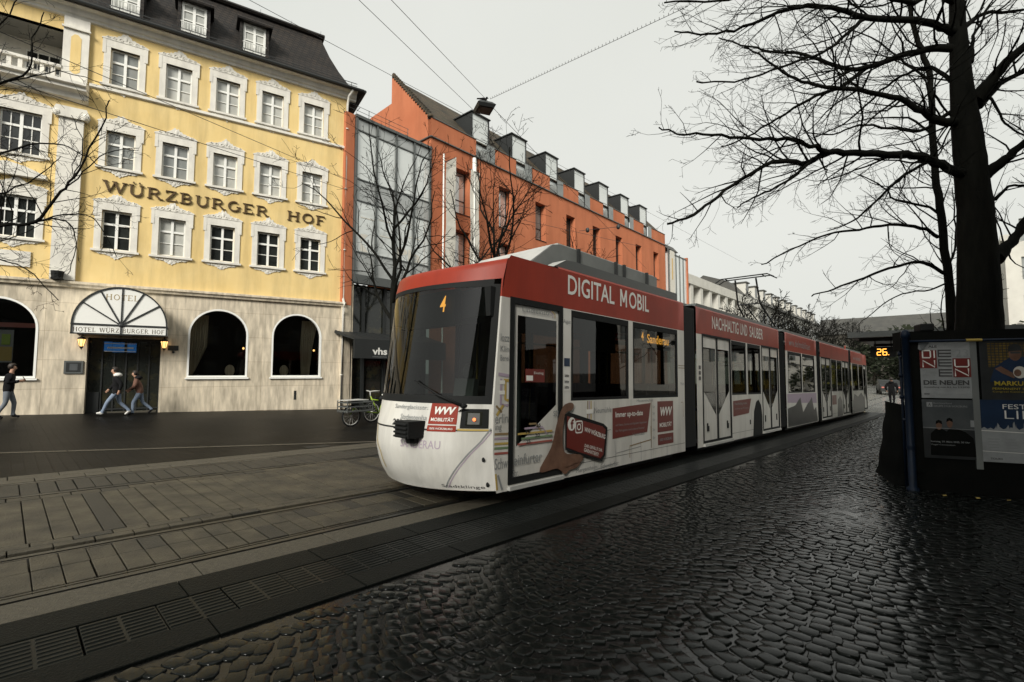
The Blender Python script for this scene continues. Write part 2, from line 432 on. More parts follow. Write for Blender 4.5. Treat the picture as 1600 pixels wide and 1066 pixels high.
# ------------------------------------------------------------------ lettering
def text_verts(s, x0, z0, width, height, bold=0.0, align='L', lig=1.0):
    """the built-in font as a flat mesh of given size: returns verts (x, z) and faces"""
    c = bpy.data.curves.new('t', 'FONT'); c.body = s; c.size = 1; c.offset = bold; c.resolution_u = 3; c.space_character = lig
    o = bpy.data.objects.new('t', c); COL.objects.link(o)
    dg = bpy.context.evaluated_depsgraph_get(); me = bpy.data.meshes.new_from_object(o.evaluated_get(dg))
    vs = [(v.co.x, v.co.y) for v in me.vertices]; fs = [tuple(p.vertices) for p in me.polygons]
    bpy.data.objects.remove(o); bpy.data.curves.remove(c); bpy.data.meshes.remove(me)
    xs = [v[0] for v in vs]; zs = [v[1] for v in vs]
    a, b, c0, d0 = min(xs), max(xs), min(zs), max(zs)
    k = (width or height / (d0 - c0) * (b - a)) / (b - a); kz = height / (d0 - c0)
    return [(x0 + (v[0] - a) * k, z0 + (v[1] - c0) * kz) for v in vs], fs

def put_text(mb, s, x0, z0, width, height, y, m=0, bold=0.0, shear=0.0, rot=0.0, lig=1.0):
    vs, fs = text_verts(s, x0, z0, width, height, bold, lig=lig)
    k = len(mb.v); ca, sa = math.cos(rot), math.sin(rot)
    for x, z in vs:
        x += shear * (z - z0)
        X, Z = x - x0, z - z0
        mb.v.append((x0 + X * ca - Z * sa, y, z0 + X * sa + Z * ca))
    for f in fs: mb.f.append(tuple(k + i for i in f)); mb.mi.append(m)

def arc(cx, cz, rx, rz, a0, a1, n=10):
    return [(cx + rx * math.cos(R(a0 + (a1 - a0) * i / n)), cz + rz * math.sin(R(a0 + (a1 - a0) * i / n))) for i in range(n + 1)]

def stroke(mb, pts, w, y, depth, m=0):
    P = [Vector((p[0], p[1])) for p in pts]; L = []
    for i in range(len(P)):
        d = (P[min(i + 1, len(P) - 1)] - P[max(i - 1, 0)]).normalized(); nn = Vector((-d.y, d.x)) * w / 2
        L.append((P[i] + nn, P[i] - nn))
    for i in range(len(P) - 1):
        a, b = L[i]; c, d = L[i + 1]
        mb.face([(b.x, y, b.y), (d.x, y, d.y), (c.x, y, c.y), (a.x, y, a.y)], m)
        if depth:
            mb.face([(a.x, y, a.y), (c.x, y, c.y), (c.x, y + depth, c.y), (a.x, y + depth, a.y)], m)
            mb.face([(b.x, y, b.y), (b.x, y + depth, b.y), (d.x, y + depth, d.y), (d.x, y, d.y)], m)

def serif_text(mb, s, x0, x1, z0, h, y, depth=0.03, m=0, T=.135, t=.06):
    G = {'W': (1.25, [(T, [(.08, 1), (.36, 0)]), (t, [(.36, 0), (.63, .97)]), (T, [(.63, .97), (.91, 0)]), (t, [(.91, 0), (1.17, 1)])], [(.08, 1), (.62, 1), (1.17, 1)]),
         'U': (.9, [(T, [(.16, 1), (.16, .32)] + arc(.45, .32, .29, .32, 180, 360)[1:-1] + [(.74, .32)]), (t, [(.74, .3), (.74, 1)])], [(.16, 1), (.74, 1)]),
         'R': (.9, [(T, [(.17, 0), (.17, 1)]), (t * 1.5, [(.17, .97), (.42, .97)] + arc(.42, .735, .26, .235, 90, -90)[1:] + [(.2, .5)]), (T * .9, [(.42, .48), (.80, .02)])], [(.17, 0), (.17, 1), (.82, 0)]),
         'Z': (.8, [(t, [(.1, .96), (.72, .96)]), (T, [(.66, .95), (.14, .05)]), (t, [(.08, .04), (.72, .04)]), (t, [(.1, 1), (.1, .78)]), (t, [(.72, 0), (.72, .22)])], []),
         'B': (.82, [(T, [(.17, 0), (.17, 1)]), (t * 1.5, [(.17, .97), (.40, .97)] + arc(.40, .75, .22, .22, 90, -90)[1:] + [(.2, .53)]), (t * 1.7, [(.40, .51)] + arc(.42, .27, .27, .24, 90, -90)[1:] + [(.17, .03)])], [(.13, 0), (.13, 1)]),
         'G': (.95, [(T * .9, arc(.48, .5, .36, .46, 55, 318, 16)), (T * .8, [(.78, .08), (.78, .44)])], [(.78, .44)]),
         'E': (.78, [(T, [(.17, 0), (.17, 1)]), (t, [(.17, .96), (.66, .96)]), (t, [(.17, .51), (.55, .51)]), (t, [(.17, .04), (.68, .04)]), (t, [(.66, 1), (.66, .8)]), (t, [(.68, 0), (.68, .22)])], [(.13, 0), (.13, 1)]),
         'F': (.74, [(T, [(.17, 0), (.17, 1)]), (t, [(.17, .96), (.66, .96)]), (t, [(.17, .51), (.55, .51)]), (t, [(.66, 1), (.66, .8)])], [(.17, 0), (.13, 1)]),
         'H': (.95, [(T, [(.17, 0), (.17, 1)]), (T, [(.77, 0), (.77, 1)]), (t, [(.17, .52), (.77, .52)])], [(.17, 0), (.17, 1), (.77, 0), (.77, 1)]),
         'O': (.98, [(T * .9, arc(.49, .5, .37, .46, 0, 360, 20))], []),
         'T': (.8, [(T, [(.4, 0), (.4, 1)]), (t, [(.06, .96), (.74, .96)]), (t, [(.06, 1), (.06, .78)]), (t, [(.74, 1), (.74, .78)])], [(.4, 0)]),
         'L': (.72, [(T, [(.17, 0), (.17, 1)]), (t, [(.17, .04), (.62, .04)]), (t, [(.62, 0), (.62, .24)])], [(.17, 0), (.17, 1)]),
         ' ': (.55, [], [])}
    total = sum(G['U' if c == 'Ü' else c][0] for c in s); gap = .13
    total += gap * (len(s) - 1); k = (x1 - x0) / total; x = x0; n = 0
    for c in s:
        w, st, sf = G['U' if c == 'Ü' else c]
        if c == 'Ü': st = st + [(T * .8, [(.28, 1.13), (.28, 1.27)]), (T * .8, [(.62, 1.13), (.62, 1.27)])]
        st = st + [(t * .8, [(p[0] - .15, p[1] + (.03 if p[1] < .5 else -.03)), (p[0] + .15, p[1] + (.03 if p[1] < .5 else -.03))]) for p in sf]
        for tw, pts in st:
            n += 1
            stroke(mb, [(x + p[0] * k, z0 + p[1] * h) for p in pts], tw * (k + h) / 2, y - .0007 * (n % 7), depth, m)
        x += (w + gap) * k



# ================================================================== GROUND
def strip(mb, u0, u1, s0, s1, off=0.0, ds=1.0, du=None, m=0):
    ns = max(1, int(round((s1 - s0) / ds))); nu = max(1, int(round((u1 - u0) / (du or 99))))
    k = len(mb.v)
    for i in range(ns + 1):
        for j in range(nu + 1): mb.v.append(tuple(su(s0 + (s1 - s0) * i / ns, u0 + (u1 - u0) * j / nu, off)))
    for i in range(ns):
        for j in range(nu):
            a = k + i * (nu + 1) + j
            mb.f.append((a, a + nu + 1, a + nu + 2, a + 1)[::-1]); mb.mi.append(m)

g = MB()
SS = [-400, -120, -40, -12] + list(range(-10, 42, 2)) + [60, 120, 300, 900]
UU = [-500, -120, -40, -25, 0, 10, 20, 28, 60, 150, 500]
for s in SS:
    for u in UU: g.v.append(tuple(su(s, u, -.06)))
for i in range(len(SS) - 1):
    for j in range(len(UU) - 1):
        a = i * len(UU) + j; g.f.append((a, a + 1, a + len(UU) + 1, a + len(UU))[::1]); g.mi.append(0)
struct(g, 'ground', 'ground')

# far side pavement (dark wet asphalt) up to the facades, and the street beyond the stop
g = MB(); strip(g, 10.62, 34, -40, 46, 0.0, 2.0, 6); struct(g, 'pavement', 'asphalt')
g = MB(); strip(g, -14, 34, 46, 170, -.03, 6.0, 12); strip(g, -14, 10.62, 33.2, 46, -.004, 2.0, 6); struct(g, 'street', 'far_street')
g = MB()
for i in range(14):                                   # pale kerb line swinging out from the track
    t0, t1 = i / 14, (i + .985) / 14
    def kp(t, w): return su(-9 + 15.5 * t, 18.9 - 8.2 * t ** .82 + w, .006)
    g.face([kp(t0, -.09), kp(t1, -.09), kp(t1, .09), kp(t0, .09)][::-1])
struct(g, 'kerb_line', 'granite')

def slabs(mb, u0, u1, s0, s1, pitch, gap=.011, off=0.0, jit=.003, m=0, bond=0.0):
    n = int((s1 - s0) / pitch)
    for i in range(n):
        a = s0 + i * pitch + bond
        b = a + pitch - gap * random.uniform(.7, 1.4)
        mm = m if random.random() < .86 else m + 1
        o = off + random.uniform(-jit, jit)
        c = [su(a, u0, o), su(b, u0, o), su(b, u1, o), su(a, u1, o)]
        e = .004
        ti = [su(a + e, u0 + e, o + .004), su(b - e, u0 + e, o + .004), su(b - e, u1 - e, o + .004), su(a + e, u1 - e, o + .004)]
        mb.face([ti[0], ti[1], ti[2], ti[3]][::1], mm)
        lo = [p - Vector((0, 0, .03)) for p in c]
        for q in range(4):
            r_ = (q + 1) % 4
            mb.face([c[q], c[r_], ti[r_], ti[q]], mm); mb.face([lo[q], lo[r_], c[r_], c[q]], mm)

g = MB()
S0, S1 = -8, 34
slabs(g, 5.14, 5.60, S0, S1, .187, m=0); slabs(g, 5.61, 5.99, S0, S1, .187, m=0)       # between the rails of the near track
slabs(g, 6.24, 6.36, S0, S1, .30); slabs(g, 6.37, 6.50, S0, S1, .30, bond=.15)
slabs(g, 6.51, 8.60, S0, S1, .187)                                                      # between the two tracks
slabs(g, 8.61, 8.82, S0, S1, .30)
slabs(g, 9.0, 9.80, S0, S1, .187, m=1)
struct(g, 'track_paving', ['slab', 'slab2'])
g = MB()
slabs(g, 9.98, 10.27, S0, S1, .56); slabs(g, 10.28, 10.60, S0, S1, .56, bond=.28); slabs(g, 4.52, 4.94, S0, S1, 1.15, jit=.002)
struct(g, 'kerb_stones', ['granite', 'granite'])
g = MB()
for uc, sgn in ((5.02, 1), (6.10, -1), (8.90, 1), (9.90, -1)):
    strip(g, uc - .035, uc + .030, -12, 60, .002, 2.0)                                   # rail head
    a = uc + sgn * .075
    strip(g, a - .012, a + .012, -12, 60, 0.0, 2.0)                                      # guard lip; the groove between them stays open
struct(g, 'rails', 'rail')

# platform edge, tactile strip
g = MB()
slabs(g, 4.16, 4.50, -6, 33, 1.0, gap=.008, off=.035, jit=.001); slabs(g, 3.43, 3.70, -6, 33, 1.0, gap=.008, off=.035, jit=.001)
struct(g, 'platform_slabs', ['platform', 'platform'])
g = MB()
slabs(g, 3.71, 4.15, -6, 33, .40, gap=.008, off=.030, jit=.001)
for i in range(int(39 / .2)):
    for k in range(8):
        a = -6 + i * .2; u = 3.75 + k * .052
        c = [su(a, u - .012, .034), su(a + .185, u - .012, .034), su(a + .185, u + .012, .034), su(a, u + .012, .034)]
        t = [su(a + .006, u - .007, .040), su(a + .179, u - .007, .040), su(a + .179, u + .007, .040), su(a + .006, u + .007, .040)]
        g.face(t)
        for q in range(4): g.face([c[q], c[(q + 1) % 4], t[(q + 1) % 4], t[q]])
struct(g, 'tactile_strip', ['tactile', 'tactile'])

# cobbles: every stone is its own rounded block, laid in segment arcs
def cobbles():
    rng = np.random.default_rng(3)
    P, Q = .104, .132                                  # row pitch, stone length
    BOW = 1.55
    rows = np.arange(-2.5, 34, P)
    cs, cu, ang = [], [], []
    for k, r0 in enumerate(rows):
        u = 3.40 - (rng.random() * Q)
        us = np.arange(u, -13, -Q) - Q * .5
        us = us + rng.normal(0, .006, len(us))
        ph = (us / BOW) % 1.0
        sgm = r0 + .30 * np.sin(np.pi * ph) + rng.normal(0, .006, len(us))
        a = np.arctan(.30 * np.pi / BOW * np.cos(np.pi * ph))
        cs.append(sgm); cu.append(us); ang.append(a)
    cs, cu, ang = np.concatenate(cs), np.concatenate(cu), np.concatenate(ang)
    X, Y = cs * dx + cu * nx, cs * dy + cu * ny
    keep = (Y > .6) & (np.abs(X) < 1.25 * Y + 2.0) & (cu < 3.36) & (X < 1.22 * Y + 1.2) & (cs < 33)
    cs, cu, ang = cs[keep], cu[keep], ang[keep]
    N = len(cs)
    # template: rings of 8 points + cap
    ex = np.array([-1, 0, 1, 1, 1, 0, -1, -1]); ey = np.array([-1, -1, -1, 0, 1, 1, 1, 0])
    rnd = np.where((ex != 0) & (ey != 0), .86, 1.0)
    rings = [(1.0, -.035), (1.0, -.009), (.95, -.0012), (.86, .0)]
    tx = np.concatenate([ex * rnd * f for f, _ in rings] + [[0]]); ty = np.concatenate([ey * rnd * f for f, _ in rings] + [[0]])
    tz = np.concatenate([np.full(8, z) for _, z in rings] + [[.0008]])
    hs = P * .497 * (1 + rng.normal(0, .06, N)); hu = Q * .497 * (1 + rng.normal(0, .07, N))
    a2 = ang + rng.normal(0, .06, N)
    jx = np.repeat(rng.normal(0, .035, (N, 1, 8)), 4, 1).reshape(N, 32); jy = np.repeat(rng.normal(0, .05, (N, 1, 8)), 4, 1).reshape(N, 32)
    lx = (tx[None, :] + np.pad(jx, ((0, 0), (0, 1)))) * hs[:, None]; ly = (ty[None, :] + np.pad(jy, ((0, 0), (0, 1)))) * hu[:, None]
    tilt1, tilt2 = rng.normal(0, .013, N)[:, None], rng.normal(0, .013, N)[:, None]
    sink = -.007 * np.clip(np.sin(cs * .9 + 1.0) * np.sin(cu * 1.1 + .4) * 1.4 - .35, 0, 1)
    lz = tz[None, :] + tilt1 * lx + tilt2 * ly + (rng.normal(0, .0025, N) + sink)[:, None] + rng.normal(0, .0006, (N, 33))
    s = cs[:, None] + lx * np.cos(a2)[:, None] - ly * np.sin(a2)[:, None]
    u = cu[:, None] + lx * np.sin(a2)[:, None] + ly * np.cos(a2)[:, None]
    gzv = np.vectorize(lambda q: fslope(q))(cs)[:, None] - .021 * 0
    gzz = np.vectorize(fslope)(s.ravel()).reshape(s.shape) + .007 * u
    V = np.stack([s * dx + u * nx, s * dy + u * ny, gzz + lz + .030], -1).reshape(-1, 3)
    F = []
    for r_ in range(3):
        for j in range(8): F.append((r_ * 8 + j, r_ * 8 + (j + 1) % 8, (r_ + 1) * 8 + (j + 1) % 8, (r_ + 1) * 8 + j))
    quads = np.array(F); tris = np.array([(24 + j, 24 + (j + 1) % 8, 32) for j in range(8)])
    base = (np.arange(N) * 33)[:, None, None]
    q = (quads[None] + base).reshape(-1, 4); t = (tris[None] + base).reshape(-1, 3)
    me = bpy.data.meshes.new('cobblestones')
    me.vertices.add(len(V)); me.vertices.foreach_set('co', V.ravel())
    me.loops.add(q.size + t.size); me.loops.foreach_set('vertex_index', np.concatenate([q.ravel(), t.ravel()]))
    me.polygons.add(len(q) + len(t))
    me.polygons.foreach_set('loop_start', np.concatenate([np.arange(len(q)) * 4, q.size + np.arange(len(t)) * 3]))
    me.polygons.foreach_set('use_smooth', np.ones(len(q) + len(t), dtype=bool))
    me.update(calc_edges=True); me.validate()
    me.materials.append(M['cobble'])
    o = bpy.data.objects.new('cobblestones', me); COL.objects.link(o); o['kind'] = 'structure'
cobbles()
g = MB(); strip(g, -16, 3.42, -6, 33, .0218, .5, .5); struct(g, 'paving_joints', 'joint')

# ================================================================== HOTEL
hotel = thing('hotel_building', 'long yellow hotel with white stucco window frames, travertine ground floor and dark mansard roof', 'hotel',
              (HOT.o.x, HOT.o.y, 0), HOT.rot)
XL = -24.0
ROWS = [(12.85, 14.32), (9.58, 11.0), (6.35, 7.87)]
COLS = [(-9.05 + 1.762 * k, -8.15 + 1.757 * k) for k in range(5)]
BAY = [(-11.98, -10.86), (-14.6, -13.4), (-16.6, -15.4), (-19.2, -18.0), (-21.5, -20.3)]
holes = [(a, b, z0, z1) for a, b in COLS for z0, z1 in ROWS]
bay_holes = [(a, b, z0, z1) for a, b in BAY for z0, z1 in ((9.5, 11.05), (6.45, 7.95))]
loggia = (-16.9, -10.42, 12.45, 14.5)
w = MB()
w.wall(XL, 0, 5.0, 15.4, holes + bay_holes + [loggia], 0, .22, 0)
w.face([(0, 0, -1), (0, 12, -1), (0, 12, 15.4), (0, 0, 15.4)], 0)
w.build('wall', ['yellow'], hotel)
# loggia interior
w = MB(); a, b, c, d = loggia
w.wall(a, b, c, d, [(-11.75, -10.75, 12.6, 14.1), (-14.0, -13.0, 12.6, 14.1)], 1.5, .1, 0)
w.face([(a, .0, d), (b, .0, d), (b, 1.5, d), (a, 1.5, d)], 1); w.face([(a, 0, c), (a, 1.5, c), (b, 1.5, c), (b, 0, c)], 1)
w.face([(b, .2, c), (b, 1.5, c), (b, 1.5, d), (b, .2, d)], 0); w.face([(a, .2, c), (a, .2, d), (a, 1.5, d), (a, 1.5, c)], 0)
w.build('loggia', ['white_trim', 'grey_wall'], hotel)
# ground floor, arched openings
g = MB()
def arched_wall(mb, x0, x1, z0, z1, arches, depth=.35, m=0):
    xs = x0
    for xa, xb, zs, zt, rise in arches:               # sill z, top z, rise of the arch
        mb.face([(xs, 0, z0), (xa, 0, z0), (xa, 0, z1), (xs, 0, z1)], m)
        if zs > z0: mb.face([(xa, 0, z0), (xb, 0, z0), (xb, 0, zs), (xa, 0, zs)], m)
        n = 18; sp = zt - rise; P = [((xa + xb) / 2 - (xb - xa) / 2 * math.cos(math.pi * i / n), sp + rise * math.sin(math.pi * i / n)) for i in range(n + 1)] if rise else [(xa, zt), (xb, zt)]
        for i in range(len(P) - 1):
            (a, za), (b, zb) = P[i], P[i + 1]
            mb.face([(a, 0, za), (b, 0, zb), (b, 0, z1), (a, 0, z1)], m)
            mb.face([(a, 0, za), (a, depth, za), (b, depth, zb), (b, 0, zb)], m)
        mb.face([(xa, 0, zs), (xa, depth, zs), (xa, depth, P[0][1]), (xa, 0, P[0][1])], m)
        mb.face([(xb, 0, zs), (xb, 0, P[-1][1]), (xb, depth, P[-1][1]), (xb, depth, zs)], m)
        if zs > z0: mb.face([(xa, 0, zs), (xb, 0, zs), (xb, depth, zs), (xa, depth, zs)], m)
        xs = xb
    mb.face([(xs, 0, z0), (x1, 0, z0), (x1, 0, z1), (xs, 0, z1)], m)
ARCHES = [(-22.0, -19.8, 1.44, 4.3, 1.1), (-16.4, -14.2, 1.44, 4.3, 1.1), (-12.8, -10.6, 1.44, 4.3, 1.1), (-9.25, -7.03, -.3, 2.95, 0), (-6.15, -3.98, 1.44, 4.3, 1.08), (-3.07, -.98, 1.44, 4.3, 1.05)]
k0 = len(g.v); arched_wall(g, XL, 0, -1, 4.8, ARCHES); g.mapv(lambda x, y, z: (x, y - .06, z), k0)
g.face([(0, -.06, -1), (0, 11.5, -1), (0, 11.5, 4.8), (0, -.06, 4.8)], 0)
g.build('ground_floor_wall', ['travertine'], hotel)
g = MB()
g.prism([(-.16, 4.78), (-.18, 4.86), (-.24, 4.90), (-.24, 4.98), (.0, 5.03), (.0, 4.78)], XL, .06, 'x', 0)
g.build('string_course', ['travertine'], hotel)
for xa, xb, zs, zt, rise in ARCHES:
    if not rise: continue
    f = MB(); n = 20; cx, hw, sp = (xa + xb) / 2, (xb - xa) / 2, zt - rise
    pts = [(xb, zs)] + arc(cx, sp, hw, rise, 0, 180, n) + [(xa, zs)]
    pin = [(xb - .07, zs + .07)] + arc(cx, sp, hw - .07, rise - .07, 0, 180, n) + [(xa + .07, zs + .07)]
    for i in range(len(pts)):
        j = (i + 1) % len(pts)
        f.face([(pts[i][0], -.075, pts[i][1]), (pts[j][0], -.075, pts[j][1]), (pin[j][0], -.075, pin[j][1]), (pin[i][0], -.075, pin[i][1])], 0)
        f.face([(pin[i][0], -.075, pin[i][1]), (pin[j][0], -.075, pin[j][1]), (pin[j][0], .1, pin[j][1]), (pin[i][0], .1, pin[i][1])], 0)
    f.box(xa - .05, xb + .05, -.14, -.062, zs - .07, zs - .01, 0)
    fo = f.build('arched_window', ['white_paint'], hotel)
    p = MB(); p.face([(q[0], .1, q[1]) for q in pin][::1], 0); p.build('pane', ['shop_window'], fo)
    r_ = MB()                                           # the room behind the glass
    r_.box(xa - .3, xb + .3, .36, 2.6, zs - .3, zt + .2, 0)
    r_.f = [q for i, q in enumerate(r_.f) if i != 2]; r_.mi = r_.mi[:-1]
    r_.build('room', ['board'], fo)
    if xa > -7:                                         # curtains, a pale chair back
        cu = MB()
        left = xa < -5
        for k in range(14):
            t = k / 13
            top = (xa + .12 + .55 * t) if left else (xb - .12 - .62 * t)
            bot = (xa + .05 + .12 * t) if left else (xb - .42 - .30 * t)
            cu.tube([(top, .45 + .03 * (k % 2), zt - .25), ((top + bot) / 2 + (.22 * t if left else -.05), .55 + .03 * (k % 2), zs + 1.3), (bot, .55 + .03 * (k % 2), zs + .05)], [.035, .04, .03], 5)
        cu.build('curtain', ['curtain'], fo, smooth=True)
        ch = MB(); cx = xa + 1.55 if left else xa + .62
        ch.ball((cx, .6, zs + .28), .19, .03, .26); ch.box(cx - .02, cx + .02, .59, .62, zs - .2, zs + .06)
        ch.build('chair_back', ['curtain'], fo, smooth=True)
        lm = MB()
        for lx, lz in (((xa + .12, zs + 1.30), (xb - .1, zs + 1.28)) if left else ((xb - .25, zs + 1.22), (xb - .12, zs + 1.26))): lm.ball((lx, 1.0, lz), .045, .045, .055, 6)
        lm.build('wall_light', ['lamp_glow'], fo)
    if xa < -12 and xa > -13:
        po = MB(); po.box(-11.72, -11.3, .3, .31, 2.0, 3.15, 0); po.box(-11.72, -11.32, .285, .3, 2.05, 2.55, 1); po.box(-11.6, -11.38, .285, .3, 2.62, 3.0, 2)
        po.build('poster', ['paper', 'ochre', 'lime'], fo)
        po = MB(); po.box(xa, xb - .05, .14, .16, 3.24, 3.40, 0); po.build('red_band', ['red_line'], fo)

def crest(mb, xc, z, half, h, y0, y1, seed, m=0, up=1):
    """a flat rocaille stucco crest: uneven scrolled outline with thin raised scrolls"""
    rr = random.Random(seed); n = 40; top = []
    for i in range(n + 1):
        t = -1 + 2 * i / n
        e = h * (.22 + .34 * math.exp(-(t * 1.5) ** 2) + .44 * math.exp(-(t * 4.2) ** 2)) * (1 + .09 * math.sin(i * 1.9 + seed) + rr.uniform(-.10, .10))
        e *= .35 + .65 * min(1, (1 - abs(t)) * 5)
        top.append((xc + half * t, z + up * e))
    pts = [(xc - half, z)] + top + [(xc + half, z)]
    mb.prism(pts if up > 0 else pts[::-1], y0, y1, 'y', m)
    for sx in (-1, 1):
        for k, (c, r_) in enumerate(((.18, .075), (.46, .06), (.72, .05))):
            ac = [(xc + sx * half * (c + .02 * math.cos(a) * 0) + r_ * (1 - a / 9) * math.cos(a) * sx, y0 - .004, z + up * (h * .20 + r_ * (1 - a / 9) * math.sin(a))) for a in [q * .6 for q in range(11)]]
            mb.tube(ac, [.016] * 11, 4, m, False)
    mb.ball((xc, y0 - .002, z + up * h * .52), .06, .02, h * .30, 6, m)

def hotel_window(x0, x1, z0, z1, pane, seed, y=0.0, style=0):
    yi = y + .11
    f = MB(); t = .055; xm = (x0 + x1) / 2; W_ = x1 - x0; H_ = z1 - z0
    f.box(x0, x0 + t, yi, yi + .07, z0, z1); f.box(x1 - t, x1, yi, yi + .07, z0, z1)
    f.box(x0 + t, x1 - t, yi, yi + .07, z0, z0 + t); f.box(x0 + t, x1 - t, yi, yi + .07, z1 - t, z1)
    f.box(xm - .045, xm + .045, yi - .02, yi + .06, z0 + t, z1 - t)
    zt = z0 + H_ * .66
    f.box(x0 + t, xm - .045, yi - .012, yi + .06, zt - .04, zt + .04); f.box(xm + .045, x1 - t, yi - .012, yi + .06, zt - .04, zt + .04)
    zq = z0 + t + (zt - z0 - t) * .5
    f.box(x0 + t, xm - .045, yi + .005, yi + .05, zq - .014, zq + .014); f.box(xm + .045, x1 - t, yi + .005, yi + .05, zq - .014, zq + .014)
    if style:
        for q in (.25, .75):
            xv = x0 + W_ * q; f.box(xv - .012, xv + .012, yi + .006, yi + .05, z0 + t, z1 - t)
    fo = f.build('window', ['white_paint'], hotel)
    p = MB(); p.face([(x0, yi + .04, z0), (x1, yi + .04, z0), (x1, yi + .04, z1), (x0, yi + .04, z1)]); p.build('pane', [pane], fo)
    s_ = MB(); o = .205; yo = y - .035
    s_.box(x0 - o, x0, yo, y + .10, z0 - .02, z1); s_.box(x1, x1 + o, yo, y + .10, z0 - .02, z1)
    s_.box(x0 - o, x1 + o, yo - .004, y + .1, z1, z1 + .30)
    s_.box(x0 - o - .05, x0 - o + .06, yo - .012, y - .004, z0 + H_ * .82, z1 + .36); s_.box(x1 + o - .06, x1 + o + .05, yo - .012, y - .004, z0 + H_ * .82, z1 + .36)
    s_.box(x0 - o - .07, x1 + o + .07, yo - .06, y + .1, z0 - .10, z0 - .02)
    crest(s_, xm, z1 + .30, W_ / 2 + o + .08, .36, yo - .02, y - .002, seed)
    crest(s_, xm, z0 - .10, W_ / 2 + o - .02, .26, yo + .01, y - .002, seed + 50, up=-1)
    s_.build('surround', ['white_trim'], fo)
for k, (a, b) in enumerate(COLS):
    for j, (z0, z1) in enumerate(ROWS):
        pane = [['pane_mid', 'pane_pale', 'pane_pale', 'pane_pale', 'pane_pale'], ['pane_mid', 'pane_mid', 'pane_pale', 'pane_pale', 'pane_pale'], ['pane_dark', 'pane_pale', 'pane_dark', 'pane_dark', 'pane_dark']][j][k]
        hotel_window(a, b, z0, z1, pane, 10 * k + j)
for k, (a, b) in enumerate(BAY[:3]):
    for j, (z0, z1) in enumerate(((9.5, 11.05), (6.45, 7.95))): hotel_window(a, b, z0, z1, 'pane_dark', 200 + 10 * k + j, 0, 1)
for a in (-11.75, -14.0):
    f = MB()
    for q in range(4): f.box(a + q * .323, a + q * .323 + .03, 1.46, 1.5, 12.6, 14.1)
    for q in (12.6, 13.35, 14.05): f.box(a + .03, a + .97, 1.465, 1.495, q, q + .04)
    fo = f.build('window', ['white_paint'], hotel); p = MB(); p.face([(a, 1.52, 12.6), (a + 1, 1.52, 12.6), (a + 1, 1.52, 14.1), (a, 1.52, 14.1)]); p.build('pane', ['pane_dark'], fo)
# balcony ledge, pilaster, cornice
b_ = MB()
b_.prism([(-.62, 12.36), (-.62, 12.25), (-.5, 12.2), (-.5, 12.1), (-.3, 12.02), (-.22, 11.86), (.0, 11.8), (.0, 12.5), (-.3, 12.5)], -17.4, -9.62, 'x', 0)
for q in range(22): b_.box(-16.8 + q * .29, -16.8 + q * .29 + .12, -.10, .02, 12.5, 12.95)
b_.box(-16.9, -10.42, -.16, .08, 12.95, 13.05)
b_.build('balcony', ['white_trim'], hotel)
for px0 in (-10.40, -17.55):
    b_ = MB()
    b_.box(px0, px0 + .70, -.14, .0, 5.03, 11.1); b_.prism([(px0 - .1, 11.1), (px0 + .8, 11.1), (px0 + .88, 11.25), (px0 + .78, 11.5), (px0 - .08, 11.5), (px0 - .18, 11.25)], -.24, .0, 'y'); b_.box(px0 - .02, px0 + .72, -.12, .0, 12.52, 15.02)
    for sx in (px0 - .06, px0 + .76): b_.ball((sx, -.2, 11.22), .12, .1, .13, 6)
    b_.box(px0 - .06, px0 + .76, -.2, -.125, 14.55, 14.62)
    po = b_.build('pilaster', ['white_trim'], hotel)
    b_ = MB(); b_.prism([(px0 + .2, 12.95), (px0 + .3, 12.85), (px0 + .4, 12.85), (px0 + .5, 12.95), (px0 + .5, 14.25), (px0 + .4, 14.38), (px0 + .3, 14.38), (px0 + .2, 14.25)], -.128, -.121, 'y'); b_.build('inset_panel', ['yellow'], po)
b_ = MB(); b_.box(-12.3, -10.93, -.05, .0, 5.4, 5.95); b_.build('stucco_panel', ['white_trim'], hotel); b_ = MB(); b_.prism([(-12.7, 8.62), (-10.62, 8.62), (-10.62, 8.74), (-11.2, 8.98), (-11.65, 9.08), (-12.1, 8.98), (-12.7, 8.74)], -.22, .0, 'y'); b_.build('window_pediment', ['white_trim'], hotel)
b_ = MB(); b_.prism([(-.03, 12.52), (-.09, 12.56), (-.09, 12.66), (-.02, 12.70), (.0, 12.70), (.0, 12.52)], -9.62, .04, 'x'); b_.build('sill_band', ['white_trim'], hotel)
b_ = MB()
b_.prism([(.0, 15.02), (-.08, 15.05), (-.10, 15.14), (-.16, 15.18), (-.24, 15.34), (-.40, 15.40), (-.42, 15.50), (.0, 15.52)], XL, .36, 'x')
b_.build('cornice', ['white_trim'], hotel)
# roof: concave mansard with hipped end
LV = [(-.52, .66, 15.42), (-.40, .58, 15.55), (.3, .06, 16.05), (.8, -.30, 16.85), (1.2, -.67, 17.7), (1.7, -.92, 18.65), (1.85, -1.0, 19.0)]
r_ = MB()
for i in range(len(LV) - 1):
    (y0, x0, z0), (y1, x1, z1) = LV[i], LV[i + 1]
    r_.face([(XL, y0, z0), (x0, y0, z0), (x1, y1, z1), (XL, y1, z1)])
    r_.face([(x0, y0, z0), (x0, 12 - y0, z0), (x1, 12 - y1, z1), (x1, y1, z1)])
r_.face([(XL, -.52, 15.42), (XL, .3, 15.5), (.36, .3, 15.5), (.66, -.52, 15.42)]); r_.face([(.66, -.52, 15.42), (.36, .3, 15.5), (.36, 12, 15.5), (.66, 12, 15.42)])
r_.prism([(1.70, 18.92), (1.62, 19.0), (1.70, 19.12), (2.2, 19.2), (2.2, 18.9)], XL, -.84, 'x')
